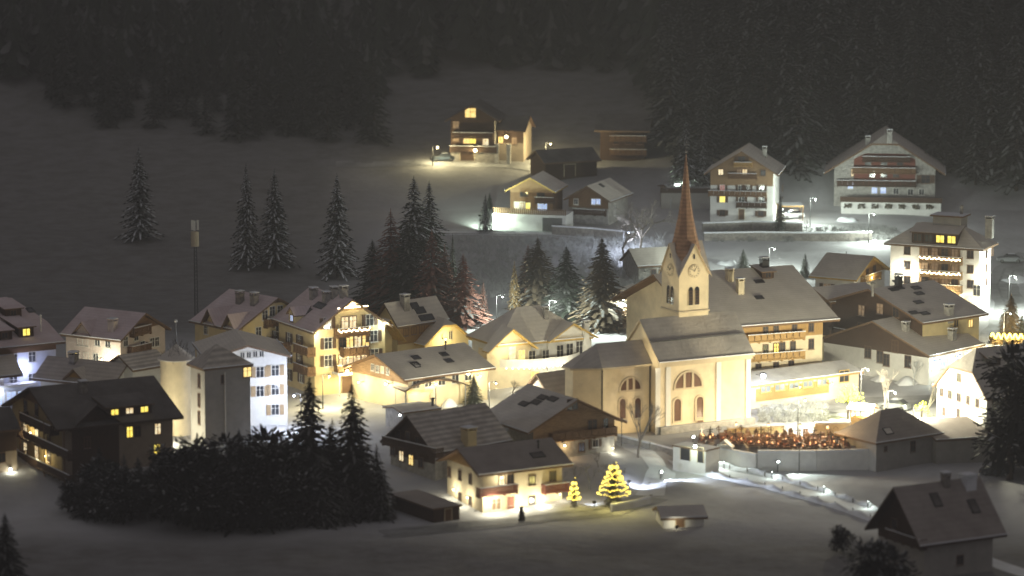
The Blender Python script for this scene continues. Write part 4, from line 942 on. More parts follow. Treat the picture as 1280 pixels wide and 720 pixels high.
for k in range(4):
    a = k*math.pi/2; m4 = Matrix.Translation((X, Y, 0)) @ Matrix.Rotation(a, 4, 'Z'); b.mtx = m4
    b.slab([[(-g, -g, gz), (0, -g, gp), (0, 0, gp)], [(0, -g, gp), (g, -g, gz), (0, 0, gp)]], .14, 'roof_a', 'frame_stone')
b.build('gable_roof', H.root)
b = MB(); b.mtx = Matrix.Translation((X, Y, 0)) @ Matrix.Rotation(math.pi/8, 4, 'Z')
hsp = 12.6
b.lathe([(2.15, tz + 1.6), (1.95, tz + 3.2), (1.55, tz + 4.8), (1.0, tz + 7.4), (.62, tz + 10.0), (.2, tz + 14.2), (.05, tz + 15.6)], (0, 0, 0), 'spire', 8); sp = b.build('spire', H.root)
b = MB(); b.mtx = Matrix.Translation((X, Y, 0)); zt = tz + 15.9; b.ball((0, 0, zt + .1), .22, 'metal', 8, 6); b.box(-.04, .04, -.04, .04, zt, zt + 1.5, 'metal'); b.box(-.4, .4, -.035, .035, zt + .9, zt + .98, 'metal'); b.build('cross', sp)
def tower_face(k):
    m4 = Matrix.Translation((X, Y, 0)) @ Matrix.Rotation(k*math.pi/2, 4, 'Z')
    b = MB(); b.mtx = m4; y = -hs - .02   # clock ring
    b.mtx = m4 @ Matrix.Translation((0, y, tz + .35)) @ Matrix.Rotation(math.pi/2, 4, 'X'); b.lathe([(.90, 0), (.90, .05), (.8, .06)], (0, 0, 0), 'frame_stone', 24); b.lathe([(.78, .061), (.78, .075)], (0, 0, 0), 'cream', 24)
    for i in range(12):
        a = i*math.pi/6; c, s = math.cos(a), math.sin(a); b.tube((c*.56, s*.56, .085), (c*.74, s*.74, .085), .04, .04, 'metal_dark', 4)
    b.build('clock_face', H.root)
    b = MB(); b.mtx = m4 @ Matrix.Translation((0, y, tz + .35)) @ Matrix.Rotation(math.pi/2, 4, 'X'); b.tube((0, 0, .1), (.2, .42, .1), .05, .03, 'metal_dark', 4); b.tube((0, 0, .1), (-.5, .42, .1), .04, .02, 'metal_dark', 4); b.build('clock_hands', H.root)
    for sx in (-.48, .48):
        b = MB(); b.mtx = m4; z0 = tz - 4.1; pts = [(-.36, 0), (.36, 0)] + [(.36*math.cos(math.pi*i/8), 1.9 + .5*math.sin(math.pi*i/8)) for i in range(9)]
        b.face([(sx + x, y - .02, z0 + z) for x, z in pts], 'glass')
        for i in range(5): b.box(sx - .34, sx + .34, y - .08, y - .03, z0 + .25 + i*.38, z0 + .33 + i*.38, 'wood')
        b.tube((sx - .36, y - .03, z0), (sx - .36, y - .03, z0 + 1.9), .05, .05, 'frame_stone', 4); b.tube((sx + .36, y - .03, z0), (sx + .36, y - .03, z0 + 1.9), .05, .05, 'frame_stone', 4)
        b.build('belfry_opening', H.root)
    b = MB(); b.mtx = m4; b.box(-.12, .12, y - .03, y, tz + 2.0, tz + 2.6, 'glass'); b.build('slit', H.root)
for k in (0, 1, 2, 3): tower_face(k)
b = MB(); b.box(X - hs - .12, X + hs + .12, Y - hs - .12, Y + hs + .12, tz - 5.1, tz - 4.85, 'frame_stone', 'snow'); b.build('string_course', H.root)
# ================================================================ trees
def conifer_mesh(seed, h=20.0, r=4.2, nm='needles', snow='frost', ps=.45, dens=1.0, taper=.85, low=.06, droop=.28, q=1.0):
    rr = random.Random(seed); b = MB(); z = h*low
    def tri(a, c, d, m):
        i = len(b.v); b.v += [tuple(a), tuple(c), tuple(d)]; b.f.append([i, i + 1, i + 2]); b.m.append(b.mi(m))
    def quad(c, ax, bx, m):
        i = len(b.v); b.v += [tuple(c - ax - bx*.6), tuple(c + ax*.9 - bx*.25), tuple(c + ax + bx*.45), tuple(c - ax*.7 + bx*.7)]; b.f.append([i, i + 1, i + 2, i + 3]); b.m.append(b.mi(m))
    sr = r*(1 + .0)
    while z < h*.985:
        t = (z/h - low)/(1 - low); R_ = sr*max(.04, (1 - t)**taper)*(.80 + .35*rr.random())
        n = max(4, int((5 + 5*(1 - t))*dens)); a0 = rr.random()*6.28
        for k in range(n):
            if rr.random() < .08: continue
            a = a0 + 6.283*k/n + rr.uniform(-.25, .25); L = R_*rr.uniform(.70, 1.12); d = Vector((math.cos(a), math.sin(a), 0)); sd = Vector((-d.y, d.x, 0))
            dr = droop*rr.uniform(.6, 1.4); ns = max(2, int(L/.75*q)); sn = rr.random() < ps
            for i in range(ns):
                u = (i + .7)/ns; p = d*(L*u) + Vector((0, 0, z - L*dr*u*u + L*.10*u)); w = (.30 + .42*(1 - u))*min(1.6, .5 + L*.28)/math.sqrt(q)
                tilt = Vector((0, 0, rr.uniform(-.25, .25)))
                fwd = (d*(L/ns*.75) + Vector((0, 0, -L*dr*u/ns*1.4)))
                quad(p, fwd + tilt*.3, sd*w + tilt*w, nm)
                # hanging side twigs
                e = p + sd*w*rr.uniform(-1.3, 1.3) + Vector((0, 0, -rr.uniform(.15, .45)*min(1, L*.5)))
                tri(p + fwd*.5, p - fwd*.5, e, nm)
                if sn and u > .15 and rr.random() < .8:
                    quad(p + Vector((0, 0, .07)), fwd*.72, sd*w*.62 + tilt*w*.8, snow)
        z += (.40 + .38*(1 - t))*rr.uniform(.75, 1.2)/dens*(h/20)**.35
    # leader
    b.tube((0, 0, h*.93), (0, 0, h*1.01), .10, .02, nm, 4)
    return b.mesh('crown')
def trunk_mesh(h, r=.3, m='bark'):
    b = MB(); b.tube((0, 0, -1.0), (0, 0, h*.3), r*1.15, r*.75, m, 7); b.tube((0, 0, h*.3), (0, 0, h*.96), r*.75, .05, m, 6)
    rr = random.Random(1)
    for i in range(14):
        z = h*(.1 + .055*i); a = rr.random()*6.28; L = h*.16*(1 - z/h); b.tube((0, 0, z), (math.cos(a)*L, math.sin(a)*L, z - L*.12), .05, .02, m, 3, False)
    return b.mesh('trunk')
def round_meshes(seed, frost='frost', pf=.20):
    rr = random.Random(seed); b = MB(); H_ = 10.0; lobes = []
    for i in range(9):
        a = rr.random()*6.283; q = rr.uniform(.4, 3.0); lobes.append((Vector((q*math.cos(a), q*math.sin(a), rr.uniform(2.6, 7.4) - q*.35)), rr.uniform(1.6, 2.7)))
    lobes.append((Vector((0, 0, 7.6)), 1.9))
    for i in range(1500):
        c, r_ = rr.choice(lobes); u = Vector((rr.gauss(0, 1), rr.gauss(0, 1), rr.gauss(.15, 1))).normalized(); p = c + u*r_*rr.uniform(.55, 1.08)
        if p.z < .5: continue
        out = (u + Vector((0, 0, -.5*rr.random()))).normalized(); s = out.cross(Vector((0, 0, 1)) + u*.2).normalized(); L = rr.uniform(.4, .95); w = rr.uniform(.10, .28); m = 'needles_black'
        k = len(b.v); b.v += [tuple(p - out*L*.5 - s*w), tuple(p - out*L*.5 + s*w), tuple(p + out*L*.55 + s*w*.5 + Vector((0, 0, -.15))), tuple(p + out*L*.6 - s*w*.4)]; b.f.append([k, k + 1, k + 2, k + 3]); b.m.append(b.mi(m))
        if u.z > -.1 and rr.random() < pf*2:
            k = len(b.v); z = Vector((0, 0, .06)); b.v += [tuple(p - out*L*.4 - s*w*.6 + z), tuple(p - out*L*.4 + s*w*.6 + z), tuple(p + out*L*.45 + z), tuple(p + out*L*.3 - s*w*.5 + z)]; b.f.append([k, k + 1, k + 2, k + 3]); b.m.append(b.mi(frost))
    t = MB(); t.tube((0, 0, -1), (0, 0, 3.5), .28, .2, 'bark', 7)
    for c, r_ in lobes: t.tube((0, 0, 2.2), tuple(c), .13, .04, 'bark', 4, False)
    return b.mesh('crown'), t.mesh('trunk')
V = {}
for k, (nm, sn, ps, rad, dn) in {'snowy': ('needles', 'snow', .92, 4.6, 1.25), 'dark': ('needles', 'frost_dim', .5, 4.9, 1.3), 'red': ('needles_red', 'frost_dim', .45, 4.6, 1.15), 'gold': ('needles_goldlit', 'frost_dim', .4, 3.8, 1.5),
                                 'black': ('needles_black', 'frost_dim', .42, 5.6, 1.15), 'dense': ('needles_brownlit', 'frost_dim', .4, 4.6, 1.6), 'pine': ('needles_brownlit', 'frost_dim', .25, 5.2, 1.3), 'bushy': ('needles_black', 'frost_dim', .8, 6.6, .95), 'belt': ('needles_black', 'frost_dim', .85, 5.8, .95)}.items():
    V[k] = [(conifer_mesh(i*13 + len(k), 20, rad, nm, sn, ps, dn, **(dict(taper=.55, low=.01, droop=.35) if k == 'bushy' else {})), trunk_mesh(20)) for i in range(2 if k in ('gold',) else 3)]
V['round'] = [round_meshes(50 + i) for i in range(4)]
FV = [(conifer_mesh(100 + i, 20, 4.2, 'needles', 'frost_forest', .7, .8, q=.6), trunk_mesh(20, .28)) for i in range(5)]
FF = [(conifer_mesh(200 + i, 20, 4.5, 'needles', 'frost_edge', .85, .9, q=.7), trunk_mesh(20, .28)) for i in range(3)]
tn = 0
def conifer(px, bpy_, tpy, kind, label, wide=1.0, group=None, name='spruce_tree', z=None, variant=None):
    global tn; tn += 1
    p = ong(px, bpy_) if z is None else onz(px, bpy_, z)
    h = (bpy_ - tpy)/pxpm(p)/math.cos(DEP)*1.0
    vs = V[kind]; cr, tr = vs[(variant if variant is not None else tn) % len(vs)]
    t = empty(name, p, (tn*1.7) % 6.28, label, 'tree', group); s = h/(20 if kind != 'round' else 9.4)
    link('crown', cr, t, (0, 0, 0), 0, (s*wide, s*wide, s)); link('trunk', tr, t, (0, 0, 0), 0, (s, s, s)); return t
# meadow and bank
conifer(422, 347, 218, 'snowy', 'frosted spruce standing alone on the dark bank behind the big yellow hotel')
conifer(344, 335, 212, 'snowy', 'right one of two dim spruces on the dark bank beyond the mast'); conifer(309, 335, 205, 'snowy', 'left one of two dim spruces on the dark bank beyond the mast', .8)
conifer(175, 300, 184, 'snowy', 'dim lone spruce on the dark bank at far left')
conifer(518, 392, 222, 'snowy', 'tallest snow laden spruce of the dark clump behind the timbered house', 1.25); conifer(537, 388, 228, 'snowy', 'slightly shorter snow laden spruce just right of the tallest one in the clump', 1.2)
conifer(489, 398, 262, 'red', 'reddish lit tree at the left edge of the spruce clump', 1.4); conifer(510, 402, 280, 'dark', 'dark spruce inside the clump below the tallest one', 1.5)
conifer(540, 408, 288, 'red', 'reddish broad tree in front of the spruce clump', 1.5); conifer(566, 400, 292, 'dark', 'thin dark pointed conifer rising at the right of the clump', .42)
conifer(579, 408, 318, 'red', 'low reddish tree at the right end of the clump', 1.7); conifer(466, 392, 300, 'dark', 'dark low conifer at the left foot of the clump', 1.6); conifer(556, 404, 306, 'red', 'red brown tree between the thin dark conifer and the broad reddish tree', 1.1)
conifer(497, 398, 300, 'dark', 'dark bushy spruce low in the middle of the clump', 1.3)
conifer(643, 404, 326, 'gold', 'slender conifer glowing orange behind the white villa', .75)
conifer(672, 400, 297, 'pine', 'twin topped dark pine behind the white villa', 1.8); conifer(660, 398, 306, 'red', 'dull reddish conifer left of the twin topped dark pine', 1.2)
conifer(708, 404, 308, 'dark', 'dark spruce with dense lower boughs between pine and big brown spruce', 1.7)
conifer(752, 412, 297, 'dense', 'big brownish spruce left of the wooden hut', 1.55)
conifer(604, 402, 352, 'red', 'small reddish sapling before the bright snow behind the timbered house', .9)
conifer(607, 290, 243, 'snowy', 'snow white floodlit little tree beside the terrace chalet', 1.1); conifer(612, 262, 240, 'dark', 'tiny conifer behind the snow white floodlit tree', 1)
conifer(929, 336, 311, 'dark', 'small dark conifer just behind the ridge of the big hotel', 1.5); conifer(1006, 347, 316, 'dark', 'small dark conifer left of the cottage with lit gable', 1.1)
conifer(1057, 368, 314, 'dark', 'dark conifer standing in front of the cottage with lit gable', .9); conifer(975, 292, 243, 'dark', 'narrow dark conifer against the right corner of the tall chalet', .8)
conifer(592, 506, 467, 'dark', 'small dense conifer before the carport roofs', 1.5)
conifer(1263, 424, 367, 'gold', 'warmly lit pointed conifer beside the road at right edge', 1.9); conifer(1277, 424, 392, 'dark', 'small dark conifer next to the warmly lit one at right edge', 1.2)
conifer(1262, 600, 428, 'round', 'big dark tree covering the right end of the long shed', 1.15); conifer(1290, 590, 440, 'belt', 'big dark conifer cut by the right picture edge', 1.1)
# dark belt of trees in front
conifer(388, 640, 470, 'black', 'tall black spruce in front of the shuttered house and hotel', 1.2); conifer(441, 640, 477, 'black', 'tall spruce with layered boughs left of the striped farmhouse', 1.1)
belt = [(205, 622, 566, 1.6, 1), (235, 620, 556, 1.6, 1), (262, 620, 548, 1.6, 1), (290, 620, 545, 1.6, 1), (318, 620, 544, 1.6, 1), (345, 622, 546, 1.6, 1), (365, 628, 540, 1.4, 1), (412, 628, 530, 1.5, 1), (450, 628, 540, 1.3, 1), (170, 626, 570, 1.6, 1), (130, 630, 580, 1.6, 1), (100, 652, 596, 1.3, 0), (116, 640, 580, 1.1, 1), (131, 650, 561, 1.2, 0), (152, 656, 590, 1.2, 2), (160, 640, 572, 1.1, 1), (178, 650, 583, 1.2, 2), (196, 640, 562, 1.1, 0), (212, 654, 592, 1.2, 2), (228, 642, 568, 1.2, 1), (246, 650, 545, 1.1, 0), (262, 654, 578, 1.2, 2), (278, 644, 546, 1.4, 1), (296, 652, 534, 1.3, 0), (312, 654, 575, 1.2, 2), (327, 644, 541, 1.2, 1), (345, 652, 556, 1.2, 0), (362, 654, 588, 1.3, 2), (376, 640, 548, 1.2, 1), (405, 654, 572, 1.3, 2), (418, 636, 528, 1.1, 1), (430, 654, 592, 1.3, 2), (456, 650, 566, 1.2, 0), (470, 644, 548, 1.0, 1), (140, 632, 584, 1.3, 2), (186, 630, 586, 1.3, 2), (240, 630, 570, 1.3, 1), (290, 630, 560, 1.3, 2), (345, 630, 566, 1.3, 2), (460, 632, 572, 1.3, 2), (90, 636, 604, 1.3, 2), (480, 640, 588, 1.2, 2)]
for i, (px, b_, t_, w_, k_) in enumerate(belt):
    b_ += (i*37 % 19) - 7 - (6 if px < 140 else 0); k_ = 2 if (px < 330 and k_ == 1 and i % 3) else k_
    rnd = px < 372 and (k_ == 2 or i % 2 == 0)
    conifer(px + (i*53 % 13) - 6, b_, t_ + (i*29 % 15) - 6 - (4 if rnd else 0), 'round' if rnd else ('black', 'belt', 'bushy')[k_], 'dark frosted tree in the unlit belt of trees along the foreground field', 1.25 if rnd else w_, 'dark trees of the foreground belt', 'frosted_tree' if rnd else 'spruce_tree')
conifer(8, 735, 640, 'black', 'dark blurred tree in the bottom left corner', 1.3, variant=0); conifer(1096, 775, 676, 'round', 'black blurred tree at the bottom edge before the steep chalet', 1.1, None, 'dark_tree', variant=1); conifer(1046, 690, 656, 'round', 'low dark bush left of the steep chalet', 1.3, None, 'dark_bush', variant=2)
conifer(857, 243, 150, 'snowy', 'tall snow laden spruce lit from below at the forest foot above the spire', 1.3); conifer(878, 240, 165, 'snowy', 'snow laden spruce right beside the lit one at the forest foot', 1.2)
# bare trees
def bare_meshes(seed, h, m, depth=5, spread=.55, up=.12, r0=None):
    rr = random.Random(seed); tr = MB(); br = MB(); r0 = r0 or h*.018
    def grow(p, d, L, r, k):
        n = 2; q = p
        for i in range(n):
            d2 = (d + Vector((rr.uniform(-.13, .13), rr.uniform(-.13, .13), up*.3))).normalized(); e = q + d2*(L/n)
            (tr if k >= depth - 1 else br).tube(q, e, r*(1 - .25*i/n), r*(1 - .25*(i + 1)/n), m, 5 if k >= depth - 1 else 3, False); q = e; d = d2
        if k <= 0: return
        for j in range(rr.choice((3, 3, 4))):
            a = rr.random()*6.28; u = d.orthogonal().normalized(); w = d.cross(u); sp = spread*rr.uniform(.6, 1.3)
            nd = (d + (u*math.cos(a) + w*math.sin(a))*sp + Vector((0, 0, up))).normalized()
            grow(q - d*L*.28*rr.random(), nd, L*rr.uniform(.6, .8), r*.55, k - 1)
    grow(Vector((0, 0, -.3)), Vector((0, 0, 1)), h*.30, r0, depth)
    return tr.mesh('trunk'), br.mesh('branches')
def bare(px, bpy_, tpy, label, seed=1, m='bark', depth=4, spread=.6, name='bare_tree', group=None, cat='tree', up=.12, z=None):
    p = ong(px, bpy_) if z is None else onz(px, bpy_, z); h = (bpy_ - tpy)/pxpm(p)/.98
    tr, br = cached(('bare', seed, m, depth, spread), lambda: bare_meshes(seed, 10, m, depth, spread, up))
    t = empty(name, p, seed*1.1, label, cat, group); link('trunk', tr, t, (0, 0, 0), 0, h/10); link('branches', br, t, (0, 0, 0), 0, h/10); return t
bare(799, 326, 222, 'wide leafless frosted tree above the lane left of the spire', 3, 'bark_frost', 5, .8); bare(781, 332, 246, 'smaller leafless frosted tree left of the wide one by the spire', 4, 'bark_frost', 5, .9)
bare(797, 572, 478, 'slim leafless tree in front of the church choir', 5, 'bark_frost', 5, .42, z=-1); bare(838, 262, 215, 'leafless frosted tree lit from below at the forest foot', 6, 'frost', 4, .7)
bare(1104, 520, 442, 'thin young leafless tree in the middle of the bright square', 7, 'bark_frost', 4, .35); bare(1142, 482, 432, 'frosted young tree before the lodge wing', 8, 'frost', 4, .5); bare(1160, 522, 458, 'leafless tree with yellow lights at the square right side', 9, 'bark_frost', 4, .5)
bare(1022, 462, 420, 'frosted low tree left of the lodge', 10, 'frost', 4, .8) if False else None
bare(1104, 470, 425, 'frosted bushy tree in front of the lodge plaster wall', 10, 'frost', 4, .8)
bare(640, 500, 466, 'small leafless tree glowing in front of the white villa', 11, 'bark_frost', 4, .6); bare(1008, 291, 262, 'dark forked pruned tree beside the carport', 12, 'bark', 2, .5)
bare(205, 400, 345, 'leafless dim tree at the field edge beyond the mast', 13, 'bark', 4, .5) if False else None
for i, (px, b_, t_) in enumerate([(736, 612, 560), (757, 600, 566), (720, 606, 566), (780, 606, 570), (702, 606, 572), (748, 584, 552)]):
    bare(px, b_, t_, 'tangled leafless garden bush between old chalet and lit Christmas tree', 14 + i % 2, 'bark_frost' if i % 2 else 'frost_dim', 4, .95, 'garden_bush', 'garden bushes behind the lit Christmas tree', 'bush', .05)
for i, (px, b_, t_) in enumerate([(806, 352, 318), (836, 372, 330), (820, 384, 350), (792, 360, 335), (770, 350, 322)]):
    bare(px, b_, t_, 'frosted bush on the snowy bank left of the church tower', 16 + i % 2, 'frost_dim', 4, .95, 'frosted_bush', 'frosted bushes on the bank', 'bush', .05)
# scrub growing too thick to count
def scrub(name, label, region, n, hgt, m, seed, twigs=9):
    rr = random.Random(seed); b = MB()
    for i in range(n):
        px, py = region(rr); p = ong(px, py); h = hgt*rr.uniform(.5, 1.2)
        for j in range(twigs):
            a = rr.random()*6.28; l = h*rr.uniform(.4, 1); q = p + Vector((math.cos(a)*h*rr.uniform(.1, .75), math.sin(a)*h*rr.uniform(.1, .75), l)); s = p + Vector((rr.uniform(-.3, .3), rr.uniform(-.3, .3), -.1)); w = Vector((.045, 0, 0))
            k = len(b.v); b.v += [tuple(s - w), tuple(s + w), tuple(q)]; b.f.append([k, k + 1, k + 2]); b.m.append(b.mi(m))
            mid = s.lerp(q, .6); e = mid + Vector((rr.uniform(-.5, .5)*h, rr.uniform(-.5, .5)*h, rr.uniform(0, .4)*h)); k = len(b.v); b.v += [tuple(mid - w), tuple(mid + w), tuple(e)]; b.f.append([k, k + 1, k + 2]); b.m.append(b.mi(m))
    o = b.build(name); tag(o, label, 'scrub', None, 'stuff'); return o
scrub('bank_scrub', 'dim leafless scrub covering the dark bank beyond the left field', lambda r: (r.uniform(0, 480), r.uniform(248, 342)), 2200, 2.2, 'frost_dim', 1) if False else None
scrub('slope_scrub', 'frosted leafless scrub on the slope under the upper lane', lambda r: (r.uniform(560, 830), r.uniform(300, 372)), 1300, 1.5, 'frost', 2)
scrub('hillside_scrub', 'frosted scrub on the terraces below the tall chalet', lambda r: (r.uniform(880, 1120), r.uniform(285, 302)), 350, 1.2, 'frost_dim', 3)
scrub('churchyard_scrub', 'frosted bright scrub on the bank right of the church', lambda r: (r.uniform(948, 1035), r.uniform(503, 528)), 420, .9, 'frost', 4)
scrub('square_scrub', 'frosted garden scrub in front of the lodge wing', lambda r: (r.uniform(1095, 1165), r.uniform(455, 472)), 160, .9, 'frost', 5)
# ---- forest
def edge_py(px): return pw(px, [(-60, 100), (20, 100), (70, 128), (110, 150), (200, 158), (300, 172), (440, 176), (468, 176), (476, 88), (640, 84), (812, 88), (822, 170), (850, 236), (885, 222), (930, 195), (990, 226), (1040, 216), (1110, 190), (1190, 226), (1240, 236), (1340, 240)])
rr = random.Random(42); spots = []
cell = {}
tries = 0
while tries < 30000 and len(spots) < 1000:
    tries += 1; y = rr.uniform(20, 330); x = rr.uniform(-150, 165)
    p = Vector((x, y, T(x, y))); d = p - CAM; dep = d.dot(FW); px = 640 + F*d.x/dep; py = 360 - F*d.dot(UPV)/dep
    if not (-50 < px < 1330) or py < -20: continue
    if py > edge_py(px) + (rr.random()**3)*14 - 6 + 5*math.sin(px*.11): continue
    if px < 480 and rr.random() < .30 + .4*math.sin(px*.045 + py*.03)**2: continue
    md = 3.4 if y < 200 else 5.0
    if y > 215 and rr.random() < .35: continue
    key = (int(x//6), int(y//6)); ok = True
    for i in (-1, 0, 1):
        for j in (-1, 0, 1):
            for (a, c_) in cell.get((key[0] + i, key[1] + j), []):
                if (a - x)**2 + (c_ - y)**2 < md*md: ok = False
    if not ok: continue
    cell.setdefault(key, []).append((x, y)); spots.append((dep, x, y, px, py))
spots.sort()
print('FOREST', len(spots))
far = MB()
for i, (dep, x, y, px, py) in enumerate(spots):
    h = rr.choice((12, 16, 19, 22, 26))*rr.uniform(.85, 1.15)
    if px < 480: h *= .62
    if py > edge_py(px) - 6 and 476 < px < 820: h *= .55
    z = T(x, y) - .2
    if i < 290:
        near = px > 815
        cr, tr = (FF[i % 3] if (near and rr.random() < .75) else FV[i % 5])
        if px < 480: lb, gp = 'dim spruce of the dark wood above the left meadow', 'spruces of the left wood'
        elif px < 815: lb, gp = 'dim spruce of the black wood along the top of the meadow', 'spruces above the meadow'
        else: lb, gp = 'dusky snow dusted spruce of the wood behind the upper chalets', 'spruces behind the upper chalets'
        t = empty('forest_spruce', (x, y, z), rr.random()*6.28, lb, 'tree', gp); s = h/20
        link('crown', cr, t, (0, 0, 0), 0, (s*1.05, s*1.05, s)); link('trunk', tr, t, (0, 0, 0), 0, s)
    else:
        lv = 7
        for k in range(lv):
            zz = z + h*(.12 + .88*k/lv); R_ = h*.19*(1 - k/lv) + .3; n = 7; a0 = rr.random()*6
            for j in range(n):
                a = a0 + j*6.283/n; w = .42; L = R_*rr.uniform(.7, 1.2); i0 = len(far.v)
                far.v += [(x, y, zz + h*.14), (x + L*math.cos(a - w), y + L*math.sin(a - w), zz - L*.15), (x + L*1.25*math.cos(a), y + L*1.25*math.sin(a), zz - L*.35), (x + L*math.cos(a + w), y + L*math.sin(a + w), zz - L*.15)]
                far.f.append([i0, i0 + 1, i0 + 2, i0 + 3]); far.m.append(far.mi('needles' if rr.random() < .85 else 'frost_forest'))
o = far.build('far_wood'); tag(o, 'far dark spruce wood covering the mountain side', 'wood', None, 'stuff')
# ================================================================ lamps, walls, lanes, cemetery, cars
def street_lamp(px, py, hgt, power, col, bulb, label, arm=.9, name='street_lamp', z0=None, rb=.10, group=None, ax=1):
    p = ong(px, py + hgt*8)
    for _ in range(4): p = ong(px, py + hgt*pxpm(p)*.99)
    z0 = p.z
    t = empty(name, (p.x - arm*ax, p.y, z0), 0, label, 'lamp', group)
    b = MB(); b.tube((0, 0, -.3), (0, 0, hgt + .15), .07, .045, 'metal_dark', 8); b.tube((0, 0, hgt + .15), (arm*ax, 0, hgt + .28), .035, .03, 'metal_dark', 6); b.tube((0, 0, 0), (0, 0, .7), .12, .1, 'metal_dark', 8); b.build('pole', t)
    b = MB(); b.lathe([(.04, .30), (.18, .20), (.2, .16), (.1, .15)], (arm*ax, 0, hgt - .04), 'metal_dark', 10); hd = b.build('lamp_head', t)
    b = MB(); b.ball((arm*ax, 0, hgt - .02), rb, bulb, 8, 6); b.build('bulb', hd)
    light(t, (arm*ax, -.15, hgt - .40), power*1.35, col, .25); return t
def flood(px, py, aim, power, col, label, spot=110, z=None, bulb='bulb_white', up=2.6, vis=True):
    p = ong(px, py) if z is None else onz(px, py, z)
    t = empty('floodlight', p, 0, label, 'floodlight')
    d = (Vector(aim) - p); rz = math.atan2(d.y, d.x); t.rotation_euler.z = rz
    b = MB(); b.tube((0, 0, -.1), (0, 0, up), .05, .05, 'metal_dark', 6); b.box(-.16, .10, -.22, .22, up, up + .3, 'metal_dark'); b.build('housing', t)
    b = MB(); b.box(.10, .12, -.19, .19, up + .03, up + .27, bulb); b.build('lens', t)
    a = Matrix.Rotation(-rz, 3, 'Z') @ d
    light(t, (.3, 0, up + .2), power, col, .2, 'SPOT', aim=a, spot=spot); return t
street_lamp(620, 479, 4.5, 2600, PALE, 'bulb_warm', 'street lamp before the white villa')
street_lamp(368, 494, 5, 2000, COOL, 'bulb_blue', 'bluish street lamp right of the shuttered house', ax=-1)
street_lamp(412, 470, 4.5, 1500, WARM, 'bulb_warm', 'warm street lamp at the corner of the yellow hotel')
street_lamp(628, 371, 5, 3500, WHITE, 'bulb_white', 'street lamp behind the timbered house near the reddish sapling'); street_lamp(694, 377, 5, 6500, WHITE, 'bulb_white', 'street lamp hidden behind the dark spruces by the villa'); street_lamp(779, 372, 5, 7500, WHITE, 'bulb_white', 'street lamp between big brown spruce and wooden hut')
street_lamp(1019, 249, 5, 3200, WHITE, 'bulb_white', 'white street lamp at the lane beside the carport'); street_lamp(1092, 268, 5, 3000, WHITE, 'bulb_white', 'white street lamp at the snowy yard below the wide chalet'); street_lamp(786, 291, 4.5, 1500, COOL, 'bulb_blue', 'bluish street lamp in the leafless tree left of the spire')
street_lamp(968, 311, 4.5, 3000, WHITE, 'bulb_white', 'street lamp on the snowfield behind the big hotel roof'); street_lamp(880, 318, 4.5, 2500, WHITE, 'bulb_white', 'street lamp just right of the spire')
street_lamp(1268, 346, 6, 5500, WHITE, 'bulb_white', 'street lamp at the road bend at right edge')
street_lamp(1006, 500, 4.5, 1700, PALE, 'bulb_warm', 'street lamp at the left end of the square'); street_lamp(1084, 462, 7, 9000, PALE, 'bulb_white', 'street lamp beside the glowing light tree'); street_lamp(1150, 508, 4.0, 1500, PALE, 'bulb_white', 'street lamp at the white half hipped house'); street_lamp(1118, 490, 5, 7000, PALE, 'bulb_white', 'street lamp in the middle of the square')
street_lamp(688, 180, 4.0, 3600, WARM, 'bulb_warm', 'lamp right of the farm annex shining over the meadow'); street_lamp(547, 184, 3.5, 1300, WARM, 'bulb_warm', 'yellow lamp above the parked car at the hill farm', rb=.2)
flood(600, 289, (7, 56, 5), 8000, (.8, 1, .8), 'floodlight beside the snow white little tree', 160); flood(842, 249, (38, 78, 16), 6000, WHITE, 'floodlight at the forest foot left of the tall chalet', 120)
flood(826, 600, (34, -148, -3), 4200, COOL, 'floodlight behind the mound shining over the field', 120, up=.9); flood(786, 612, (22, -134, -1), 1500, COOL, 'floodlight by the Christmas tree shining up the lane', 120, up=.9)
flood(743, 634, (8, -130, 0), 150, COOL, 'small bluish lamp at the foot of the garden bushes', 140, bulb='bulb_blue', up=.5)
# church floodlights
M = CH.M
def chp_(x, y, z): return M @ Vector((x, y, z))
for i, (x, y, ax, az, pw_) in enumerate(((-3.5, -CH.hy - 6, -3.5, 5, 1100), (2.2, -CH.hy - 6, 2.2, 5.5, 780), (6.0, -CH.hy - 5, 5.5, 5, 260))):
    p = chp_(x, y, 0); t = empty('floodlight', p, CH.rz, ['floodlight at the church wall below the left arched window', 'floodlight at the church wall below the right arched window', 'floodlight at the right corner of the church wall'][i], 'floodlight')
    b = MB(); b.box(-.25, .25, -.15, .15, 0, .35, 'metal_dark'); b.build('housing', t); b = MB(); b.box(-.22, .22, .15, .17, .05, .3, 'bulb_warm'); b.build('lens', t)
    light(t, (0, .35, .5), pw_, (1, .80, .48), .3, 'SPOT', aim=(0, 6, 5.2), spot=130)
p = chp_(-CH.hx - 5, -cw - 6, 0); t = empty('floodlight', p, CH.rz, 'floodlight before the church choir', 'floodlight'); b = MB(); b.box(-.25, .25, -.15, .15, 0, .35, 'metal_dark'); b.build('housing', t); b = MB(); b.box(-.22, .22, .15, .17, .05, .3, 'bulb_warm'); b.build('lens', t); light(t, (0, .3, .6), 650, (1, .78, .45), .3, 'SPOT', aim=(0, 6, 5), spot=125)
tp = chp_(X, Y, tz); 
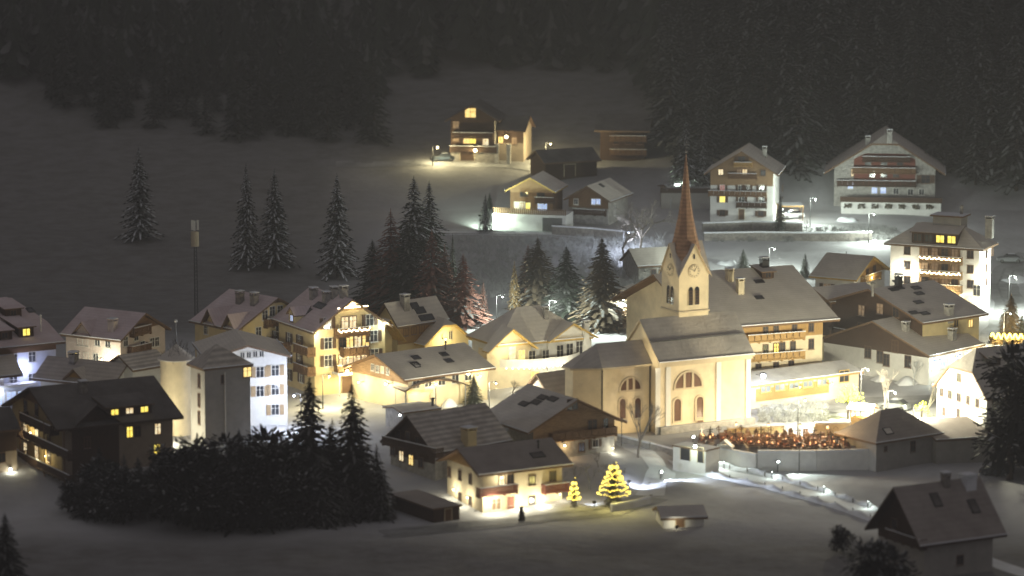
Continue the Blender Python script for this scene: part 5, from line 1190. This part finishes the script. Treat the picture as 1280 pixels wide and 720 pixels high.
for (x, y, lb, pw_) in ((-15, -9, 'tower floodlight mast left of the church', 5500), (3, -23, 'tower floodlight mast among the graves below the church', 9500)):
    p = chp_(x, y, 0); zz = T(p.x, p.y); p.z = zz; t = empty('floodlight', p, 0, lb, 'floodlight'); b = MB(); b.tube((0, 0, 0), (0, 0, 3.4), .05, .05, 'metal_dark', 6); b.box(-.2, .2, -.1, .1, 3.4, 3.75, 'metal_dark'); b.build('mast', t)
    light(t, (0, .3, 3.6), pw_, (1, .84, .52), .3, 'SPOT', aim=Vector((tp.x - p.x, tp.y - p.y, tz - 1.5 - p.z)), spot=24, blend=.8)
# ---- draped lanes
def ribbon(name, pts, width, m, label, dz=.05, step=1.2, bank=0):
    W_ = [ong(*p) for p in pts]; path = []
    for a, c in zip(W_, W_[1:]):
        n = max(1, int((c - a).length/step)); path += [a.lerp(c, i/n) for i in range(n)]
    path.append(W_[-1]); b = MB(); rows = []; K = 4
    for i, p in enumerate(path):
        d = (path[min(i + 1, len(path) - 1)] - path[max(i - 1, 0)]); d.z = 0; d.normalize(); s = Vector((-d.y, d.x, 0)); row = []
        w_ = width*(1 + .06*math.sin(i*.7))
        for k in range(K + 1):
            q = p + s*(w_*(k/K - .5)); row.append(b.av((q.x, q.y, T(q.x, q.y) + dz + bank*math.sin(math.pi*k/K)*(.75 + .35*math.sin(i*1.7)) - (.12 if bank and k in (0, K) else 0))))
        rows.append(row)
    for r0, r1 in zip(rows, rows[1:]):
        for k in range(K): b.f.append([r0[k], r1[k], r1[k + 1], r0[k + 1]]); b.m.append(b.mi(m))
    o = b.build(name); tag(o, label, None, None, 'structure'); return path
ribbon('path', [(842, 577), (900, 590), (960, 602), (1030, 622), (1100, 646), (1190, 684), (1290, 720)], 2.6, 'snow', 'snowy footpath below the cemetery wall')
for k_, s_ in (('upper', -7.5), ('lower', 8)): ribbon('snow_bank', [(852, 579 + s_), (900, 590 + s_), (960, 602 + s_), (1030, 622 + s_), (1100, 646 + s_), (1190, 684 + s_)], 1.1, 'snow', 'ploughed snow bank on the %s side of the footpath' % k_, bank=.55)
ribbon('lane', [(766, 547), (790, 558), (815, 572), (828, 592), (812, 620)], 3.4, 'snow', 'snowy lane climbing to the church')
ribbon('road', [(480, 668), (580, 658), (680, 648), (760, 640), (815, 622)], 4.5, 'asphalt_snow', 'road in front of the cream house')
ribbon('upper_lane', [(540, 291), (620, 291), (690, 293), (760, 300), (830, 304)], 4.5, 'snow', 'snowy lane on top of the slope')
ribbon('yard', [(985, 284), (1030, 283), (1080, 284), (1118, 296), (1150, 308)], 7, 'asphalt_snow', 'ploughed yard by the carport')
ribbon('hill_road', [(420, 205), (540, 203), (640, 207), (700, 214)], 4.0, 'asphalt_snow', 'road to the hill farm')
ribbon('main_road', [(1290, 318), (1262, 336), (1252, 356), (1264, 384), (1254, 410), (1235, 432)], 5.0, 'asphalt_snow', 'winding road at the right edge')
ribbon('square', [(945, 520), (1010, 512), (1080, 506), (1180, 500)], 9, 'asphalt_snow', 'trodden snow of the square')
for k_, s_ in (('left', -3), ('right', 3)):
    ribbon('wheel_rut', [(480, 668 + s_), (580, 658 + s_), (680, 648 + s_), (760, 640 + s_), (815, 622 + s_)], .35, 'rut', '%s wheel rut in the foreground road' % k_, dz=.07)
    ribbon('wheel_rut', [(945, 520 + s_), (1010, 512 + s_), (1080, 506 + s_), (1180, 500 + s_)], .35, 'rut', '%s wheel rut across the square' % k_, dz=.07)
    ribbon('wheel_rut', [(1262 + s_*2, 336), (1252 + s_*2, 356), (1264 + s_*2, 384), (1254 + s_*2, 410)], .4, 'rut', '%s wheel rut in the winding road' % k_, dz=.07)
    ribbon('wheel_rut', [(540, 291 + s_*.7), (620, 291 + s_*.7), (690, 293 + s_*.7), (760, 300 + s_*.7)], .35, 'rut', '%s wheel rut in the upper lane' % k_, dz=.07)
    ribbon('wheel_rut', [(985, 284 + s_), (1030, 283 + s_), (1080, 284 + s_), (1118, 296 + s_)], .4, 'rut', '%s wheel rut in the ploughed yard' % k_, dz=.07)
for px, py, sx, lb in ((1270, 352, 2.6, 'big ploughed snow heap beside the winding road at right edge'), (1100, 476, 1.4, 'snow heap by the frosted tree before the lodge'), (1132, 480, 1.7, 'snow heap in the garden before the lodge wing'), (1060, 276, 1.8, 'ploughed snow heap at the back of the yard'), (910, 330, 1.6, 'snow heap behind the ridge of the big hotel'), (560, 508, 1.2, 'snow heap beside the curved carport')):
    p = ong(px, py); b = MB(); b.smooth = True; r3 = random.Random(px); b.lathe([(sx, -.3), (sx*.93, .1), (sx*.75, .5), (sx*.45, .85), (sx*.15, 1.0)], (0, 0, 0), 'snow', 14); b.v = [(x*(1 + .25*math.sin(3*math.atan2(y, x) + px)), y*.8, z*(.8 + .3*math.sin(x*2 + px))) for x, y, z in b.v]
    tag(b.build('snow_heap', None, p), lb, 'snow heap')
# ---- walls following the ground
def wall_line(name, label, pts, hgt, thick, m, top='snow', cat='wall', z=None, below=3.0, group=None, zt=None):
    W_ = [(ong(*p) if z is None else onz(p[0], p[1], z)) for p in pts]; o0 = W_[0].copy(); t = empty(name, o0, 0, label, cat, group); b = MB(); c = MB()
    for a, d in zip(W_, W_[1:]):
        n = max(1, int((d - a).length/2.5)); u = (d - a); u.z = 0; u.normalize(); s = Vector((-u.y, u.x, 0))*thick/2
        for i in range(n):
            p = a.lerp(d, i/n) - o0; q = a.lerp(d, (i + 1)/n) - o0
            zp = (zt - o0.z) if zt is not None else (p.z + hgt); zq = (zt - o0.z) if zt is not None else (q.z + hgt)
            b.hexa([(p.x + s.x, p.y + s.y, p.z - below), (p.x - s.x, p.y - s.y, p.z - below), (q.x - s.x, q.y - s.y, q.z - below), (q.x + s.x, q.y + s.y, q.z - below), (p.x + s.x, p.y + s.y, zp), (p.x - s.x, p.y - s.y, zp), (q.x - s.x, q.y - s.y, zq), (q.x + s.x, q.y + s.y, zq)], m)
            s2 = s*1.35; c.hexa([(p.x + s2.x, p.y + s2.y, zp + .003), (p.x - s2.x, p.y - s2.y, zp + .003), (q.x - s2.x, q.y - s2.y, zq + .003), (q.x + s2.x, q.y + s2.y, zq + .003), (p.x + s2.x*.8, p.y + s2.y*.8, zp + .22), (p.x - s2.x*.8, p.y - s2.y*.8, zp + .22), (q.x - s2.x*.8, q.y - s2.y*.8, zq + .22), (q.x + s2.x*.8, q.y + s2.y*.8, zq + .22)], top)
    b.build('masonry', t); c.build('coping', t); return t, W_
wall_line('cemetery_wall', 'pale plastered cemetery wall with little peaked pillar, left lower stretch', [(880, 578), (907, 582), (946, 589)], 0, .45, 'white', z=-2.6, zt=-.55)
wall_line('cemetery_wall', 'pale plastered cemetery wall, long right stretch up to the pyramid roofed chapel', [(947, 588.5), (1020, 588.5), (1096, 586)], 0, .45, 'white', z=-2.6, zt=-.15)
p = onz(906, 581, -2.6); t = empty('wall_pillar', p, R(-20), 'peaked wall pillar on the left stretch of the cemetery wall', 'pillar'); b = MB(); b.box(-.9, .9, -.4, .4, -1, 2.6, 'white'); b.build('shaft', t); b = MB(); b.slab([[(-1.1, -.6, 2.4), (0, -.6, 3.3), (0, .6, 3.3), (-1.1, .6, 2.4)], [(0, -.6, 3.3), (1.1, -.6, 2.4), (1.1, .6, 2.4), (0, .6, 3.3)]], .15, 'snow', 'white'); b.build('cap', t)
wall_line('lane_wall', 'low wall with snow along the church lane', [(772, 552), (812, 562), (842, 570)], .8, .35, 'stone')
H = House('gate_house', 'small whitewashed shelter with open bay and bright lamp at the cemetery gate', 'shelter', (840, 556), (882, 563), 2.6, zb=-1.9, W=3.0, rise=.0, ov=.1, ovg=.1, roof='snow', wall='white', th=.2)
H.door('S', 857, 567, 1.5, 1.7, 'metal_dark'); H.door('S', 876, 569, .9, 1.9, 'metal_dark'); H.lamp('S', 869, 558, 260, (.85, 1, .75), 'bulb_white', .22, .9)
wall_line('yellow_wall', 'yellow lit wall behind the graves', [(909, 545), (979, 541)], 1.0, .4, 'yellow')
wall_line('arcade_wall', 'white wall with orange edge behind the candle lit graves right', [(1018, 546), (1063, 545)], 1.7, .5, 'cream')
wall_line('retaining_wall', 'long brown rubble retaining wall with snow on top above the slope', [(690, 293), (742, 296), (792, 301)], 1.4, .5, 'rubble')
wall_line('terrace_wall', 'upper dark terrace wall below the tall chalet', [(878, 290), (940, 288), (1003, 290)], 1.5, .5, 'rubble'); wall_line('terrace_wall', 'lower dark terrace wall below the tall chalet', [(880, 301), (950, 300), (1010, 301), (1090, 300)], 1.3, .5, 'rubble')
wall_line('garden_wall', 'low garden wall behind the lit Christmas tree', [(764, 640), (790, 636), (812, 630)], .8, .3, 'white')
# posts along the path
for i in range(11):
    for s_, (dy) in enumerate((-6, 7)):
        px = 868 + i*22; py = pw(px, [(842, 577), (900, 590), (960, 602), (1030, 622), (1100, 646)]) + dy; p = ong(px, py)
        b = MB(); b.tube((0, 0, -.3), (0, 0, .55), .07, .06, 'wood_dark', 6); b.lathe([(.09, .55), (.08, .67), (.02, .72)], (0, 0, 0), 'snow', 6)
        o = b.build('fence_post', None, p); tag(o, 'short snow capped wooden post along the snowy footpath', 'post', 'posts along the footpath')
for i, px in enumerate((905, 965, 1030, 1085)):  # low lamps added to brighten the footpath
    py = pw(px, [(842, 577), (900, 590), (960, 602), (1030, 622), (1100, 646)]) - 5; p = ong(px, py); t = empty('path_fill_light', p, 0, 'added low path lamp, number %s from the cemetery gate along the footpath' % ('first', 'second', 'third', 'fourth')[i], 'lamp')
    b = MB(); b.tube((0, 0, -.2), (0, 0, .8), .06, .06, 'metal_dark', 6); b.lathe([(.12, .98), (.1, 1.04), (.02, 1.1)], (0, 0, 0), 'metal_dark', 8); b.build('post', t); b = MB(); b.ball((0, 0, .9), .035, 'bulb_white', 6, 4); b.build('bulb', t); light(t, (.0, -.35, .9), (35, 45, 45, 40)[i], WHITE, .15)
p = ong(652, 651); b = MB(); rr = random.Random(3)
for i in range(160):
    a = rr.random()*6.28; q = rr.random()*.5; zz = rr.random()*1.7; b.ball((q*math.cos(a)*(1 - zz*.4), q*math.sin(a)*(1 - zz*.4), zz), .12, 'needles_black', 4, 3)
o = b.build('roadside_shrub', None, p); tag(o, 'small black shrub at the roadside before the front cream house', 'shrub')
flood(866, 572, (31, -135, -1.5), 5200, WHITE, 'added floodlight by the gate shining down the footpath', 60); flood(972, 590, (44, -143, -2.6), 3600, WHITE, 'second added floodlight half way down the footpath', 70, up=1.2)  # both added to draw the bright strip along the path
street_lamp(128, 449, 5, 500, PALE, 'bulb_warm', 'added street lamp between the pink chalet and the low farmhouse'); street_lamp(1262, 392, 5, 1500, PALE, 'bulb_white', 'street lamp behind the hedge with the dazzling light chain')  # lamp by the pink chalet is added to brighten its walls
# ---- cemetery
rr = random.Random(11); gm = []
def grave_meshes():
    out = []
    for k in range(4):
        st = MB(); 
        if k == 0: st.prism([(-.35, -.06), (.35, -.06), (.35, .06), (-.35, .06)], -.1, .85, 'granite', 'snow')
        elif k == 1: st.box(-.06, .06, -.05, .05, -.1, 1.35, 'metal_dark'); st.box(-.35, .35, -.04, .04, .9, 1.0, 'metal_dark'); st.box(-.3, .3, -.12, .12, -.1, .25, 'granite')
        elif k == 2:
            st.box(-.3, .3, -.06, .06, -.1, .7, 'granite'); st.hexa([(-.3, -.06, .701), (.3, -.06, .701), (.3, .06, .701), (-.3, .06, .701), (-.1, -.06, 1.0), (.1, -.06, 1.0), (.1, .06, 1.0), (-.1, .06, 1.0)], 'granite', 'snow')
        else: st.box(-.05, .05, -.05, .05, -.1, 1.2, 'wood'); st.box(-.3, .3, -.04, .04, .82, .9, 'wood'); st.slab([[(-.4, -.12, 1.0), (0, -.12, 1.4), (0, .12, 1.4), (-.4, .12, 1.0)], [(0, -.12, 1.4), (.4, -.12, 1.0), (.4, .12, 1.0), (0, .12, 1.4)]], .06, 'wood', 'wood')
        bd = MB(); bd.box(-.42, .42, -1.6, -.13, -.1, .16, 'granite'); r2 = random.Random(k)
        for j in range(22): bd.ball((r2.uniform(-.34, .34), r2.uniform(-1.5, -.2), .2 + r2.random()*.16), .13, r2.choice(('wreath', 'wreath', 'flower_red', 'wreath')), 5, 3)
        cn = MB()
        for j in range(1): x, y = r2.uniform(-.3, .3), r2.uniform(-1.4, -.4); cn.tube((x, y, .3), (x, y, .52), .065, .065, 'candle', 6)
        out.append((st.mesh('headstone'), bd.mesh('grave_bed'), cn.mesh('candle')))
    return out
GM = grave_meshes()
n = 0
a0 = onz(893, 570, 0); ex = Vector((1, .12, 0)).normalized(); ey = Vector((-.12, 1, 0))
for row in range(13):
    for col in range(38):
        p = Vector((24.0 + col*.98 + row*.1 + rr.uniform(-.3, .3), -130.6 + row*1.42 + col*.05 + rr.uniform(-.35, .35), 0))
        d = p - CAM; dp = d.dot(FW); px = 640 + F*d.x/dp; py = 360 - F*d.dot(UPV)/dp
        if p.y < ystep(p.x) + 1.7 or n >= 300: continue
        top = pw(px, [(800, 543), (905, 545), (980, 542), (1060, 546)])
        if px > 1063 or px < 800 or py < top: continue
        l = CH.Mi @ p
        if -CH.L/2 - 8 < l.x < CH.L/2 + .5 and l.y > -CH.hy - 1.6: continue
        if rr.random() < .08: continue
        n += 1; k = rr.randrange(4); st, bd, cn = GM[k]; z = T(p.x, p.y)
        t = empty('grave', (p.x, p.y, z), rr.uniform(-.12, .12) + .1, 'grave with snow capped stone or cross, wreath and red candle in the cemetery', 'grave', 'graves of the cemetery')
        link('headstone', st, t, (0, 0, 0)); link('grave_bed', bd, t, (0, 0, 0)); 
        if rr.random() < .6: link('candle', cn, t, (0, 0, 0), 0, rr.uniform(.7, 1.25))
print('GRAVES', n)
for px, py, pw_, lb in ((1034, 556, 300, 'right, by the arcade wall'), (1000, 554, 330, 'middle'), (960, 553, 300, 'left, by the yellow wall'), (920, 552, 300, 'leftmost, by the church wall')):  # lanterns added to spread candle glow over the graves
    p = onz(px, py, 0); t = empty('added_lantern', p, 0, 'added amber lantern for candle glow among the graves, ' + lb, 'lantern'); b = MB(); b.tube((0, 0, 0), (0, 0, 2.0), .05, .04, 'metal_dark', 6); b.lathe([(.05, 2.62), (.2, 2.5), (.22, 2.45)], (0, 0, 0), 'metal_dark', 6); b.build('post', t); b = MB(); b.ball((0, 0, 2.25), .13, 'candle', 8, 6); b.build('bulb', t); light(t, (0, -.35, 2.3), pw_, AMBER, .2)
# ---- market hut and light tree
p = ong(1078, 531); t = empty('market_hut', p, R(-25), 'small orange wooden market hut with snowy roof on the square', 'hut')
b = MB(); b.box(-1.4, 1.4, -.9, .9, 0, 1.0, 'wood_gold'); 
for sx in (-1.4, 1.28):
    for sy in (-.9, .78): b.box(sx, sx + .12, sy, sy + .12, 1.002, 2.3, 'wood_gold')
b.build('counter', t); b = MB(); b.slab([[(-1.8, -1.3, 2.2), (1.8, -1.3, 2.2), (1.8, 0, 2.9), (-1.8, 0, 2.9)], [(-1.8, 0, 2.9), (1.8, 0, 2.9), (1.8, 1.3, 2.2), (-1.8, 1.3, 2.2)]], .12, 'snow', 'wood'); b.build('roof', t); light(t, (0, 0, 1.9), 120, WARM, .1)
def light_tree(px, bpy_, tpy, bulb, label, r, seed, power, col, top=.35, nb=220):
    p = ong(px, bpy_); h = (bpy_ - tpy)/pxpm(p)/.98; t = empty('light_tree', p, 0, label, 'lit tree'); rr = random.Random(seed)
    b = MB(); b.tube((0, 0, -.3), (0, 0, h*.5), .14, .09, 'bark', 6); b.build('trunk', t); b = MB(); l = MB()
    l.tube((0, 0, 0), (0, 0, h*top), .02, .02, 'metal_dark', 3, False)
    for i in range(nb//3):
        a = rr.random()*6.283; e = rr.uniform(-.1, 1.3); L = h*(1 - top)*.62*rr.uniform(.6, 1.05); d = Vector((math.cos(a)*math.cos(e), math.sin(a)*math.cos(e), math.sin(e))); s = Vector((0, 0, h*top*rr.uniform(.9, 1.3))); k = s + d*L
        b.tube(s, k, .03, .012, 'bark', 3, False); l.tube(s + Vector((.03, 0, 0)), k, .012, .012, 'metal_dark', 3, False)
        for j in range(3): l.ball(s.lerp(k, rr.uniform(.25, 1)), .11, bulb, 5, 3)
    b.build('branches', t); l.build('light_string', t); light(t, (0, -h*.42, h*.75), power, col, .4); return t
light_tree(1060, 524, 468, 'fairy_green', 'small tree wrapped in dazzling yellow green lights beside the market hut', 2, 1, 500, (.95, 1, .45)); light_tree(1152, 522, 496, 'fairy_green', 'smaller tree with a few yellow green lights at the square right side', 1, 2, 400, (.95, 1, .45), nb=90)
def xmas(px, bpy_, tpy, label, tiers, power, wide=1.0):
    p = ong(px, bpy_); h = (bpy_ - tpy)/pxpm(p)/.98; t = empty('christmas_tree', p, 0, label, 'Christmas tree'); s = h/20*1.0
    link('crown', V['black'][0][0], t, (0, 0, 0), 0, (s*.85*wide, s*.85*wide, s)); link('trunk', V['black'][0][1], t, (0, 0, 0), 0, s)
    b = MB(); rr = random.Random(5); n = tiers*44; z0 = h*.30; pq = None
    for i in range(n + 1):
        u = min(1, (i//44 + .12*math.sin(i*.9))/tiers + .02*(i % 44)/44); a = i*6.283/44; z = z0 + (h*.97 - z0)*u; R_ = (h*.335*wide)*(1 - u*.88) + .05; zz = z
        q_ = (R_*math.cos(a), R_*math.sin(a), zz)
        if pq: b.tube(pq, q_, .02, .02, 'metal_dark', 3, False)
        pq = q_
        for q in range(1): b.ball((R_*math.cos(a)*rr.uniform(.95, 1.05), R_*math.sin(a)*rr.uniform(.95, 1.05), zz + rr.uniform(-.12, .12)), .07 if wide >= 1 else .06, 'fairy_yellow', 5, 3)
    b.build('light_string', t); light(t, (0, -h*.40, h*.5), power, (1, .85, .25), .4); return t
xmas(767, 634, 576, 'big Christmas tree wound with thick golden light chains in the foreground garden', 6, 330); xmas(717.5, 634, 597, 'small Christmas tree with golden lights against the corner of the front cream house', 4, 90, .6)
# fairy lit hedge at right edge
p = ong(1238, 430); q = ong(1300, 432); t = empty('lit_hedge', p, 0, 'hedge covered with dazzling yellow light chain at the right edge', 'hedge'); b = MB(); l = MB(); rr = random.Random(2); dd = q - p
for i in range(240):
    u = rr.random(); b.ball((dd.x*u, dd.y*u + rr.uniform(-.6, .6), rr.uniform(.1, 1.1)), .32, 'needles_goldlit', 5, 4)
for i in range(110): u = i/110; l.ball((dd.x*u, dd.y*u - .65, 1.35 + .35*math.sin(i*.5)), .17, 'fairy_gold', 5, 3)
b.build('foliage', t); l.build('light_string', t); light(t, (1.5, -3.0, 3.0), 1500, WARM, .3); light(t, (5.5, -3.0, 3.0), 1500, WARM, .3)  # free lights added in front to brighten the golden conifer
# ---- carports in the middle
p = ong(546, 512); t = empty('carport', p, R(28), 'dark curved roof canopy behind the striped farmhouse', 'carport'); b = MB(); n = 12; Lc, Dc = 9.6, 3.6
for i in range(n):
    x0_, x1_ = -Lc/2 + Lc*i/n, -Lc/2 + Lc*(i + 1)/n; f = lambda x: 3.0 + 1.1*(1 - (2*x/Lc)**2)
    b.hexa([(x0_, 0, f(x0_) - .2), (x1_, 0, f(x1_) - .2), (x1_, Dc, f(x1_) - .2), (x0_, Dc, f(x0_) - .2), (x0_, 0, f(x0_)), (x1_, 0, f(x1_)), (x1_, Dc, f(x1_)), (x0_, Dc, f(x0_))], 'wood_dark', 'roof_dark')
b.build('roof', t)
for sx in (-4.5, 0, 4.5):
    for sy in (.3, 3.3): b = MB(); b.tube((sx, sy, -.3), (sx, sy, 3.0), .1, .1, 'metal', 6); b.build('post', t)
b = MB(); b.box(-4.4, -.6, -.05, .05, 2.55, 2.85, 'lit_yellow'); b.build('light_strip', t); light(t, (-3, -.8, 2.4), 160, WARM, .2)
H = House('flat_shed', 'flat snowy grey shed roof directly behind the striped farmhouse ridge', 'shed', (503, 516), (552, 510), 2.6, zb=0, W=5, rise=.4, ov=.3, ovg=.3, roof='roof_a', wall='stone', th=.2)
H.pipe(541, 507, .8, .2)
H = House('low_shelter', 'low snow topped shelter with lit front wall at the foreground road end', 'shelter', (826, 648), (885, 646), 1.7, zb=-3.0, W=5.5, rise=.9, ov=.4, ovg=.4, roof='roof_dark', wall='white')
H.door('S', 850, 654, 1.0, 1.0, 'wood'); flood(846, 664, (19, -160, -1.5), 45, PALE, 'small lamp lighting the low shelter front', 120, bulb='bulb_warm', up=.4)
# ---- carport with white car
p = ong(990, 276); t = empty('carport', p, R(3), 'small timber carport with snowy roof right of the tall chalet', 'carport'); b = MB(); b.box(-2.3, 2.0, -.5, 4.0, 2.5, 2.75, 'wood_gold', 'snow'); b.build('roof', t)
for sx in (-2.2, 1.8):
    for sy in (-.3, 3.7): b = MB(); b.box(sx, sx + .16, sy, sy + .16, -.5, 2.498, 'wood'); b.build('post', t)
def car_meshes(m):
    L = 4.3; sec = [(-2.15, .55, .80), (-2.0, .48, .95), (-1.2, .42, 1.02), (1.1, .42, .98), (1.75, .46, .92), (2.12, .55, .75)]
    b = MB(); b.smooth = False; hw = .86
    for (x0, lo0, hi0), (x1, lo1, hi1) in zip(sec, sec[1:]):
        w0 = hw*(1 if abs(x0) < 2 else .88); w1 = hw*(1 if abs(x1) < 2 else .88)
        b.hexa([(x0, -w0, .28), (x1, -w1, .28), (x1, w1, .28), (x0, w0, .28), (x0, -w0, hi0 - .12), (x1, -w1, hi1 - .12), (x1, w1, hi1 - .12), (x0, w0, hi0 - .12)], m)
        b.hexa([(x0, -w0, hi0 - .118), (x1, -w1, hi1 - .118), (x1, w1, hi1 - .118), (x0, w0, hi0 - .118), (x0, -w0*.92, hi0), (x1, -w1*.92, hi1), (x1, w1*.92, hi1), (x0, w0*.92, hi0)], m)
    b.hexa([(-.95, -.66, 1.46), (.35, -.66, 1.46), (.35, .66, 1.46), (-.95, .66, 1.46), (-.85, -.6, 1.50), (.28, -.6, 1.50), (.28, .6, 1.50), (-.85, .6, 1.50)], m, 'snow')
    body = b.mesh('body'); b = MB(); b.hexa([(-1.75, -.78, .95), (1.05, -.78, .95), (1.05, .78, .95), (-1.75, .78, .95), (-1.0, -.66, 1.46), (.4, -.66, 1.46), (.4, .66, 1.46), (-1.0, .66, 1.46)], 'glass'); cab = b.mesh('windows')
    b = MB(); b.mtx = Matrix.Rotation(math.pi/2, 4, 'X'); b.lathe([(.2, -.11), (.31, -.10), (.33, -.05), (.33, .05), (.31, .10), (.2, .11)], (0, 0, 0), 'tyre', 14); b.lathe([(.19, -.115), (.19, .115)], (0, 0, 0), 'metal', 10); wh = b.mesh('wheel')
    b = MB(); b.box(0, .03, -.16, .16, -.07, .07, 'frame_white'); hl = b.mesh('headlight'); return body, cab, wh, hl
def car(px, py, rz, m, label, group=None):
    p = ong(px, py); body, cab, wh, hl = cached(('car', m), lambda: car_meshes(m)); t = empty('parked_car', p, R(rz), label, 'car', group)
    link('body', body, t, (0, 0, 0)); link('windows', cab, t, (0, 0, 0))
    for x in (-1.35, 1.35):
        for y in (-.78, .78): link('wheel', wh, t, (x, y, .33))
    for y in (-.58, .58): link('headlight', hl, t, (2.11, y, .62))
    return t
car(1262, 328, 178, 'car_silver', 'silver grey car on the road at the right edge'); car(554, 201, 185, 'car_dark', 'dark car with snowy roof parked by the hill farm'); car(990, 273, 200, 'car_white', 'white car parked under the small timber carport'); car(1246, 594, 160, 'car_dark', 'dark frosted car parked before the long shed')
car(1118, 512, 150, 'car_silver', 'car parked on the bright square between the thin trees')
# ---- mast
p = onz(245, 400, 0); t = empty('radio_mast', p, 0, 'slim antenna mast with panel head standing on the field beyond the left houses', 'mast'); sc_ = pxpm(p); hm = (400 - 276)/sc_/.985
b = MB()
for i in range(3):
    a = i*2.094; b.tube((.32*math.cos(a), .32*math.sin(a), 0), (.24*math.cos(a), .24*math.sin(a), hm*.86), .06, .05, 'metal_dark', 5)
n = 22
for i in range(n):
    z0, z1 = hm*.86*i/n, hm*.86*(i + 1)/n
    for k in range(3): a = k*2.094; c2 = a + 2.094; b.tube((.3*math.cos(a), .3*math.sin(a), z0), (.3*math.cos(c2), .3*math.sin(c2), z1), .03, .03, 'metal_dark', 3)
b.build('lattice', t); b = MB(); b.lathe([(.62, hm*.74), (.62, hm*.885)], (0, 0, 0), 'frame_stone', 12); b.build('drum', t)
for k in range(3): a = k*2.094 + .5; b = MB(); b.box(.5*math.cos(a) - .16, .5*math.cos(a) + .16, .5*math.sin(a) - .1, .5*math.sin(a) + .1, hm*.9, hm*1.0, 'frame_white'); b.build('panel', t)
# ---------------------------------------------------------------- night mist
hb = MB(); hb.box(-440, 440, -660, 540, -8, 320, 'snow'); hz = hb.build('haze'); tag(hz, 'thin night mist over valley', None, None, 'stuff')
hm_ = bpy.data.materials.new('mist'); hm_.use_nodes = True; n_ = hm_.node_tree; n_.nodes.remove(n_.nodes['Principled BSDF'])
pv = n_.nodes.new('ShaderNodeVolumePrincipled'); pv.inputs['Color'].default_value = (.95, .93, .95, 1); pv.inputs['Density'].default_value = HAZE; pv.inputs['Anisotropy'].default_value = 0.2
n_.links.new(pv.outputs[0], n_.nodes['Material Output'].inputs['Volume']); hz.data.materials.clear(); hz.data.materials.append(hm_)
# ---------------------------------------------------------------- terrain mesh
def axis(lo, hi, flo, fhi, fine, coarse):
    v = []; x = lo
    while x < hi:
        v.append(x); x += fine if flo <= x < fhi else coarse
    v.append(hi); return v
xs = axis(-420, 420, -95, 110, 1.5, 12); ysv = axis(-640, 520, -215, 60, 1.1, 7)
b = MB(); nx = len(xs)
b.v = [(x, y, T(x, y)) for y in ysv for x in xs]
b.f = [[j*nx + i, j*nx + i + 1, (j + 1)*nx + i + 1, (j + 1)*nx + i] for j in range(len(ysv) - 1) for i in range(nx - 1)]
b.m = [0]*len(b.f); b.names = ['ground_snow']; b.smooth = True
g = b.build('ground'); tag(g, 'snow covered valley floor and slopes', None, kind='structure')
# ---------------------------------------------------------------- world, camera
sc = bpy.context.scene
w = bpy.data.worlds.new('World'); sc.world = w; w.use_nodes = True
nt = w.node_tree; bg = nt.nodes['Background']; bg.inputs['Color'].default_value = (1.0, .945, .965, 1); bg.inputs['Strength'].default_value = WORLD
cd = bpy.data.cameras.new('camera'); cam = bpy.data.objects.new('camera', cd); C.objects.link(cam); sc.camera = cam
cam.location = CAM; cam.rotation_euler = (math.pi/2 - DEP, 0, 0)
cd.sensor_width = 36; cd.lens = F/1280*36; cd.clip_end = 3000; cd.clip_start = 1
cd.dof.use_dof = DOF; cd.dof.focus_distance = 548; cd.dof.aperture_fstop = .1
sc.view_settings.view_transform = 'Standard'; sc.view_settings.look = 'None'; sc.view_settings.exposure = 0; sc.view_settings.gamma = 1
cy = sc.cycles; cy.use_denoising = True; cy.max_bounces = 5; cy.diffuse_bounces = 3; cy.glossy_bounces = 2; cy.transmission_bounces = 2; cy.volume_bounces = 0
cy.sample_clamp_indirect = 3; cy.use_adaptive_sampling = True; cy.use_light_tree = True
